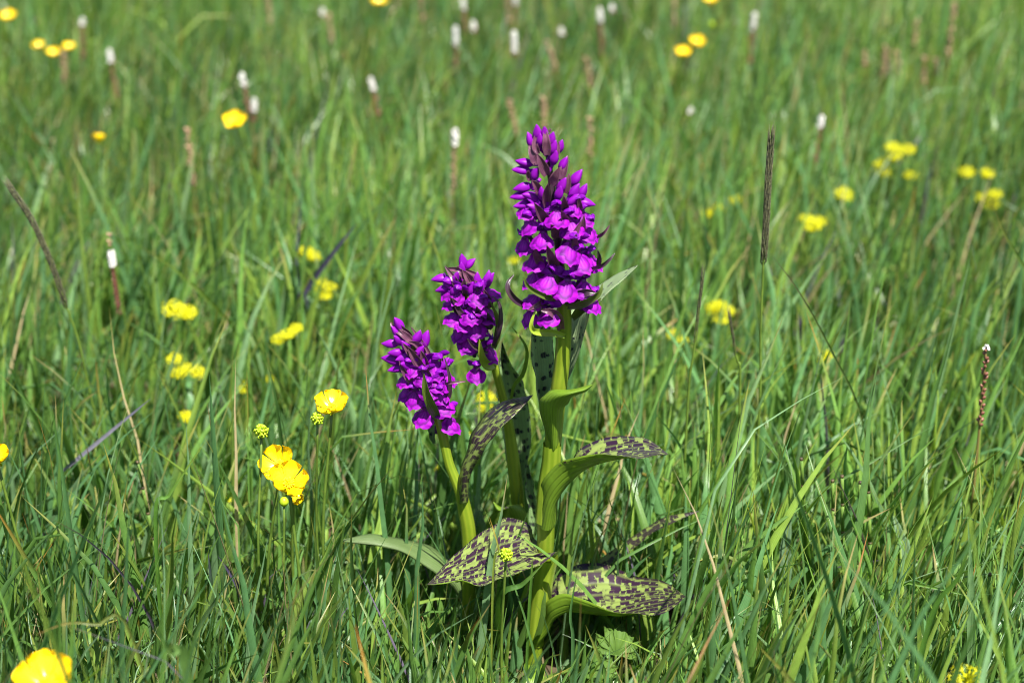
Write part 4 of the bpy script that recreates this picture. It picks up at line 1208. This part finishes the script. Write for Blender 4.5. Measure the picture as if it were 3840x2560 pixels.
yellow([(2050, 340), (2085, 346), (2025, 378), (2030, 396), (2092, 405), (2052, 362)], .12, 'largest clump of yellow-green flower clusters, six heads on one plant', .95)
yellow([(2265, 400), (2222, 398), (2285, 448), (2252, 455), (2275, 470)], .12, 'yellow-green flower clump of five heads near a bare arching grass stem', .95)
yellow([(1938, 447)], .11, 'single small yellow-green flower head beside the larger clump', 1.0)
yellow([(1853, 505), (1880, 510), (1866, 522)], .11, 'three yellow-green flower heads close together behind a thin grass stem', .9)
yellow([(1690, 460), (1625, 492), (1650, 480)], .10, 'faint loose yellow-green flower heads beyond the tallest orchid', .8)
yellow([(1655, 702), (1668, 715), (1640, 708), (1655, 735)], .11, 'bright yellow-green flower head beside a small dark grass spike', .8)
yellow([(1550, 770), (1566, 782)], .10, 'small yellow-green flower head under the tip of a pale leaf', .7)
yellow([(400, 712), (428, 720)], .12, 'round bright yellow-green flower head standing in open grass', 1.15)
yellow([(400, 825), (425, 848), (412, 858), (455, 855)], .10, 'cluster of four yellow-green heads below the round one', .75)
yellow([(660, 770), (680, 755), (640, 780)], .11, 'curved yellow-green flower head beside a dark leaf base', .75)
yellow([(705, 580), (718, 590)], .11, 'yellow-green flower head behind the purple grass blade', .85)
yellow([(742, 650), (757, 660), (748, 680), (738, 665)], .11, 'yellow-green flower heads under the purple grass blade', .7)
yellow([(1118, 915), (1112, 930)], .08, 'yellow-green flower head between the two smaller orchids', .8)
yellow([(435, 965), (425, 955)], .075, 'dim yellow-green flower head deep in the grass', .7)
yellow([(550, 880), (560, 895), (620, 870)], .07, 'scattered yellow-green flower heads above the buttercup burr', .6)
yellow([(1070, 995), (1000, 1072)], .06, 'low yellow-green flower heads at the foot of the shortest orchid', .55)
yellow([(520, 1148), (505, 1155)], .05, 'low yellow-green flower head beside the overlapping buttercups', .55)
yellow([(1890, 828), (1900, 815)], .09, 'faint yellow-green flower head among straight green blades', .6)
yellow([(1180, 598)], .10, 'tiny yellow-green flower head beside the tallest orchid', .6)
p = at_y(3625, 2535, -.17)
yellow([(3625 / 1.63265, 2540 / 1.63265)], float(p[2]), 'large blurred yellow-green flower head among front grass', .9)

# ------------------------------------------------------------------ single grasses
def one_blade(pts, wpx, colour, tip, label, fold=.5, n=18, twist=0.0, group=None):
    """pts (x, y, Y) in photo pixels, from the foot up"""
    P = crom([at_y(x, y, Y) for x, y, Y in pts], n)
    foot = P[0].copy()
    k = np.array([mpp(q) for q in P])
    t = np.linspace(0, 1, n)
    W = wpx / 2 * k * (np.minimum(1, .6 + 1.6 * t) * (1 - t ** 3) + .02)
    T = unit(np.gradient(P, axis=0))
    S = unit(np.cross(T, CAMV[None])); Nn = np.cross(S, T)
    a = (.3 + twist * t)[:, None]
    S, Nn = S * np.cos(a) + Nn * np.sin(a), Nn * np.cos(a) - S * np.sin(a)
    V = np.stack([P - S * W[:, None] + Nn * (W * fold)[:, None], P - Nn * (W * fold * .4)[:, None], P + S * W[:, None] + Nn * (W * fold)[:, None]], 1) - foot
    f = np.clip((t - .6) / .4, 0, 1)[:, None]
    C = np.repeat((np.array(colour) * (1 - f) + np.array(tip) * f)[:, None], 3, 1)
    uv = np.stack(np.broadcast_arrays(np.linspace(0, 1, 3)[None], t[:, None]), 2)
    o = emit_blades('single_grass', [(V[None], C[None], uv[None], n - 1, 3)], None)
    o.location = foot
    o['kind'] = 'thing'
    return tag(o, label, 'grass blade', group)
def to_ground(x, y, Y, lean=0.0):
    """picture place of the foot straight under (x, y, Y)"""
    p = at_y(x, y, Y)
    g = np.array([p[0] + lean, Y, float(gz(p[0], Y))])
    u, v, a = project(g)
    return float(u), float(v), Y
GR, GB, GY, PU = (.085, .19, .03), (.075, .17, .06), (.17, .25, .04), (.075, .06, .13)
one_blade([to_ground(1110, 1180, .35), (1115, 1170, .35), (1160, 1075, .345), (1250, 950, .33), (1340, 835, .32)], 30, PU, PU, 'broad dark violet grass blade slanting upward behind the yellow-green flowers')
one_blade([to_ground(1190, 1300, .36, .01), (1175, 1220, .36), (1150, 1120, .36), (1115, 1020, .36), (1122, 850, .365), (1138, 660, .37)], 13, (.07, .07, .12), (.05, .05, .09), 'thin slate-violet grass stem with a bend beside the violet blade')
one_blade([(230, 1770, .10), (330, 1690, .099), (450, 1590, .095), (570, 1490, .09)], 17, (.19, .18, .24), (.13, .12, .19), 'pale grey-violet straw lying slantwise across the grass')
one_blade([to_ground(700, 2560, -.20), (705, 2540, -.20), (640, 2440, -.205), (575, 2345, -.21)], 46, (.12, .22, .055), (.13, .23, .06), 'very broad pale green blade with a cut end in the front grass', fold=.15)
one_blade([to_ground(940, 2360, .0), (905, 2240, .0), (860, 2140, .0), (815, 2080, .0)], 20, PU, (.06, .05, .09), 'deep purple grass blade leaning over below the buttercup pair')
one_blade([to_ground(800, 2420, .0), (800, 2350, .0), (795, 2200, .0), (780, 2060, .0)], 22, (.05, .12, .03), PU, 'dark green blade with purple tip beside the leaning purple one')
one_blade([to_ground(3290, 1800, .10, .01), (3240, 1600, .10), (3120, 1320, .10), (3000, 1100, .10), (2890, 950, .10)], 9, (.075, .12, .03), (.10, .07, .05), 'long thin dark grass stem arching from the tall dark panicle')
one_blade([to_ground(4050, 1300, .22), (3940, 1180, .22), (3840, 1000, .22), (3770, 880, .22), (3725, 775, .22)], 12, (.10, .17, .03), (.22, .20, .05), 'bare arching green stem ending among yellow-green heads')
one_blade([to_ground(1880, 2330, .0), (1875, 2250, -.045), (1960, 2190, -.05), (2040, 2110, -.05)], 24, (.05, .12, .02), (.09, .15, .03), 'dark green blade crossing low before the tallest orchid stem', group=None)
one_blade([to_ground(1835, 2240, -.07), (1850, 2160, -.072), (1870, 2060, -.074), (1835, 1936, -.07)], 9, (.20, .26, .04), (.50, .30, .05), 'thin blade with an orange tip standing before the broad spotted leaf')
one_blade([to_ground(1970, 2420, -.03), (1985, 2300, -.03), (1995, 2150, -.03), (1996, 2095, -.03)], 13, GR, GY, 'straight fine green blade in front of the broad leaf base')
one_blade([to_ground(2140, 2500, -.06), (2150, 2420, -.06), (2140, 2300, -.06), (2165, 2140, -.06)], 14, GB, GR, 'upright bluish blade beside the tallest orchid foot')
one_blade([to_ground(560, 2000, -.04), (585, 1960, -.04), (640, 1850, -.04), (780, 1640, -.04)], 17, GR, GY, 'long slanting green blade pointing at the green burr')
one_blade([to_ground(330, 2350, -.08), (275, 2050, -.08), (240, 1800, -.08), (190, 1500, -.08)], 22, GB, GR, 'wide tall green blade rising at the edge of the bare patch')
one_blade([to_ground(3400, 2500, -.12), (3480, 2350, -.12), (3600, 2150, -.125), (3680, 1860, -.13)], 20, GR, GY, 'pale blurred green blade leaning toward the dark red bistort')
one_blade([to_ground(660, 2560, -.16), (500, 2390, -.165), (360, 2340, -.17), (250, 2335, -.17), (130, 2380, -.17)], 14, (.14, .17, .04), (.36, .22, .08), 'blurred arching blade turning brown at its drooping end')

def panicle(stem, head, label, w=.0022, n=64, mat='seed_head'):
    """stem and head: picture points (x, y, Y); the head runs on from the stem's top"""
    P = crom([at_y(*q) for q in stem], 16); foot = P[0].copy()
    H = crom([at_y(*q) for q in head], 20)
    g = thing('grass_panicle', label, 'grass', foot, 'dark grass seed heads')
    V, F, U = tube(np.vstack([P, H[1:]]) - foot, np.concatenate([np.linspace(.0009, .0007, 16), np.linspace(.0006, .0003, 19)]), 6)
    obj('stem', mesh('stem', V, F, 'thin_stem', U), g)
    ps = []
    T = unit(np.gradient(H, axis=0))
    for i in range(n):
        f = (i + .5) / n
        q = on_axis(H, f); d = T[min(19, int(f * 19))]
        a = i * 2.39996
        s = unit(np.cross(d, [0, 1, .2])); r = np.cross(d, s)
        o = s * math.cos(a) + r * math.sin(a)
        L = .0085 * (.6 + .6 * math.sin(f * 2.6 + .3))
        ww = w * .23
        ps.append(tube([q, q + d * L * .4 + o * w * .75, q + d * L * .8 + o * w * .8, q + d * L * 1.5 + o * w * 1.0], [ww * .5, ww, ww * .7, ww * .06], 5))
    V, F, U = join(ps)
    o = obj('spikelets', mesh('spikelets', V - foot, F, mat, U), g)
    o['kind'] = 'stuff'
    return g
panicle([to_ground(2850, 1560, .10, -.0), (2848, 1540, .10), (2852, 1250, .10), (2862, 1000, .10)], [(2862, 1000, .10), (2872, 850, .10), (2880, 700, .10), (2892, 515, .10)], 'tall narrow blackish grass panicle standing alone beside the tallest orchid', .0021, 110)
panicle([to_ground(350, 1560, .16, .01), (335, 1460, .16), (295, 1280, .16), (255, 1165, .16)], [(255, 1165, .16), (200, 1010, .16), (130, 850, .16), (40, 705, .16)], 'slanting purple-brown grass panicle at the open edge of the meadow', .0019, 100)
panicle([to_ground(2575, 1580, .08), (2580, 1500, .08), (2600, 1330, .08)], [(2605, 1300, .08), (2615, 1200, .08), (2625, 1120, .08), (2634, 1040, .08)], 'small green-black grass spike before a bright yellow-green head', .0010, 40)
panicle([to_ground(2790, 1560, .10), (2775, 1450, .10), (2765, 1350, .10)], [(2762, 1345, .10), (2750, 1270, .10), (2738, 1195, .10)], 'tiny nodding dark grass spike between two panicles', .0009, 26)

# ------------------------------------------------------------------ horsetails
def horsetail(x0, y0, x1, y1, Y, label, group=None, r=.0013):
    top = at_y(x0, y0, Y); low = at_y(x1, y1, Y)
    d = unit(low - top)
    foot = top + d * (top[2] / max(.05, -d[2]))
    h = thing('horsetail', label, 'horsetail', foot, group)
    L = np.linalg.norm(top - foot); k = max(3, int(L / .016))
    for i in range(k):
        a = foot + (top - foot) * (i / k) - foot; b_ = foot + (top - foot) * ((i + 1) / k) - foot
        rr_ = r * (1 - .3 * i / k)
        V, F, U = tube([a, a + (b_ - a) * .5, b_ - (b_ - a) * .04], [rr_, rr_ * .95, rr_], 8, True, .06, 4)
        obj('segment', mesh('segment', V, F, 'horsetail', U), h)
        V, F, U = tube([b_ - (b_ - a) * .07, b_ - (b_ - a) * .03, b_ + (b_ - a) * .02], [rr_ * 1.03, rr_ * 1.10, rr_ * 1.04], 8)
        obj('node', mesh('node', V, F, 'horsetail_node', U), h)
    return h
for x0, y0, x1, y1, Y in [(3005, 1718, 3027, 2110, .02), (3122, 1800, 3130, 2170, .015), (3158, 1783, 3162, 2170, .02), (3226, 1806, 3212, 2170, .02), (3254, 1744, 3266, 2160, .02)]:
    horsetail(x0, y0, x1, y1, Y, 'jointed green horsetail stem among straight blades', 'group of horsetail stems')
horsetail(515, 1730, 540, 1850, .05, 'short jointed horsetail with black nodes near the violet straw')
horsetail(677, 2290, 690, 2420, -.01, 'jointed horsetail with black nodes low in thick grass below buttercups')
horsetail(3712, 2150, 3715, 2330, -.02, 'stubby dark-ringed horsetail near the meadow edge')

# ------------------------------------------------------------------ broad herbs
def blade_leaf(pts, wpx, mat, label, name='broad_leaf'):
    P = crom([at_y(*q) for q in pts], 18); foot = P[0].copy()
    k = np.array([mpp(q) for q in P]); t = np.linspace(0, 1, 18)
    W = wpx / 2 * k * (np.sin(np.clip(t * .93 + .06, 0, 1) * math.pi) ** .8 + .02)
    T = unit(np.gradient(P, axis=0)); S = unit(np.cross(T, CAMV[None])); Nn = np.cross(S, T)
    u = np.linspace(-1, 1, 7)[None, :, None]
    wv = (1 + .06 * np.sin(t * 40))[:, None, None]
    G = P[:, None] + S[:, None] * u * W[:, None, None] * wv + Nn[:, None] * (np.abs(u) * .35 - .1) * W[:, None, None]
    V, F, uv, mm, mi = sheet(G - foot, .0003)
    o = thing(name, label, 'leaf', foot)
    obj('blade', mesh('blade', V, F, [mat, mat], uv, mm, True, mi), o)
    V, F, U = tube(P - foot - Nn * (W * .12)[:, None] - Nn * .0001, np.linspace(.0006, .0002, 18), 5)
    obj('midrib', mesh('midrib', V, F, 'sheath', U), o)
    return o
blade_leaf([to_ground(2940, 2240, .02), (2945, 2150, .02), (2945, 2050, .02), (2965, 1930, .02)], 46, 'herb_leaf_blue', 'pale blue-green lance leaf with a nibbled midrib spot')
blade_leaf([to_ground(2960, 2560, -.06), (2965, 2540, -.06), (2985, 2400, -.06), (3015, 2245, -.06)], 76, 'herb_leaf_dark', 'broad dark green lance leaf standing before the horsetails')
blade_leaf([to_ground(3400, 2150, .03), (3395, 2090, .03), (3375, 2010, .03), (3350, 1930, .03)], 40, 'herb_leaf_blue', 'pale blue-green leaf half hidden by blades beside the horsetails')
blade_leaf([to_ground(2870, 2260, .0), (2868, 2200, 0), (2866, 2130, 0), (2872, 2070, 0)], 26, 'herb_leaf_blue', 'narrow pale blue-green leaf beside the nibbled one')
blade_leaf([to_ground(2500, 2110, .05), (2505, 2030, .05), (2510, 1950, .05), (2512, 1840, .05)], 40, 'herb_leaf', 'ridged upright green leaf behind the spotted narrow orchid leaf')
def lobed(pos, size, normal, mat, label, lobes=7, foot=None, spin=0.0):
    """deeply cut palmate leaf on a stalk"""
    foot = ground_under(pos, .005, .01) if foot is None else foot
    o = thing('buttercup_leaf', label, 'leaf', foot, 'cut leaves low in the grass')
    n = Vector(normal).normalized()
    M = Matrix.Translation(Vector(pos) - Vector(foot)) @ n.to_track_quat('Z', 'Y').to_matrix().to_4x4() @ Matrix.Rotation(spin, 4, 'Z')
    for i in range(lobes):
        a = (i - (lobes - 1) / 2) * R(190) / lobes
        L = size * (1 - .12 * abs(i - (lobes - 1) / 2))
        t = np.linspace(0, 1, 10); u = np.linspace(-1, 1, 7)[None]
        hw = L * np.interp(t, [0, .3, .6, .75, .9, 1], [.03, .07, .17, .20, .13, .03])[:, None]
        teeth = L * .26 * np.cos(u * 9.4) * np.clip(t[:, None] - .45, 0, 1)
        y = L * t[:, None] + teeth
        G = np.stack(np.broadcast_arrays(hw * u, y, L * (.10 * np.sin(t * 3)[:, None] - .12 * t[:, None] ** 2 + .10 * u * u * t[:, None])), 2)
        V, F, uv, mm, mi = sheet(G, .00025)
        obj('leaflet', mesh('leaflet', V, F, [mat, mat], uv, mm, True, mi), o, M @ Matrix.Rotation(a, 4, 'Z'))
    stem_between(o, foot, pos, foot, .0008, bend=.004, name='stalk')
    return o
lobed(at_y(2310, 2455, -.035), .019, (.1, -.75, .6), 'herb_leaf_dark', 'hairy cut green leaf under the lower spotted leaf', spin=-.25)
lobed(at_y(1545, 2430, -.03), .014, (-.2, -.5, 1), 'herb_leaf_dark', 'bright cut leaf low in the grass beside the orchids')
lobed(at_y(2250, 2540, -.05), .015, (0, -.5, 1), 'herb_leaf_dark', 'pale cut leaf at the foot of the tallest orchid')
lobed(at_y(1800, 2220, .02), .013, (.1, -.5, 1), 'herb_leaf_dark', 'shaded cut leaf beneath the broad spotted leaf')
lobed(at_y(3500, 2330, .0), .011, (-.3, -.5, 1), 'herb_leaf', 'small cut leaf deep among blades near the meadow edge')
lobed(at_y(330, 2420, -.02), .011, (.3, -.5, 1), 'herb_leaf', 'small cut leaf beside the largest blurred buttercup')
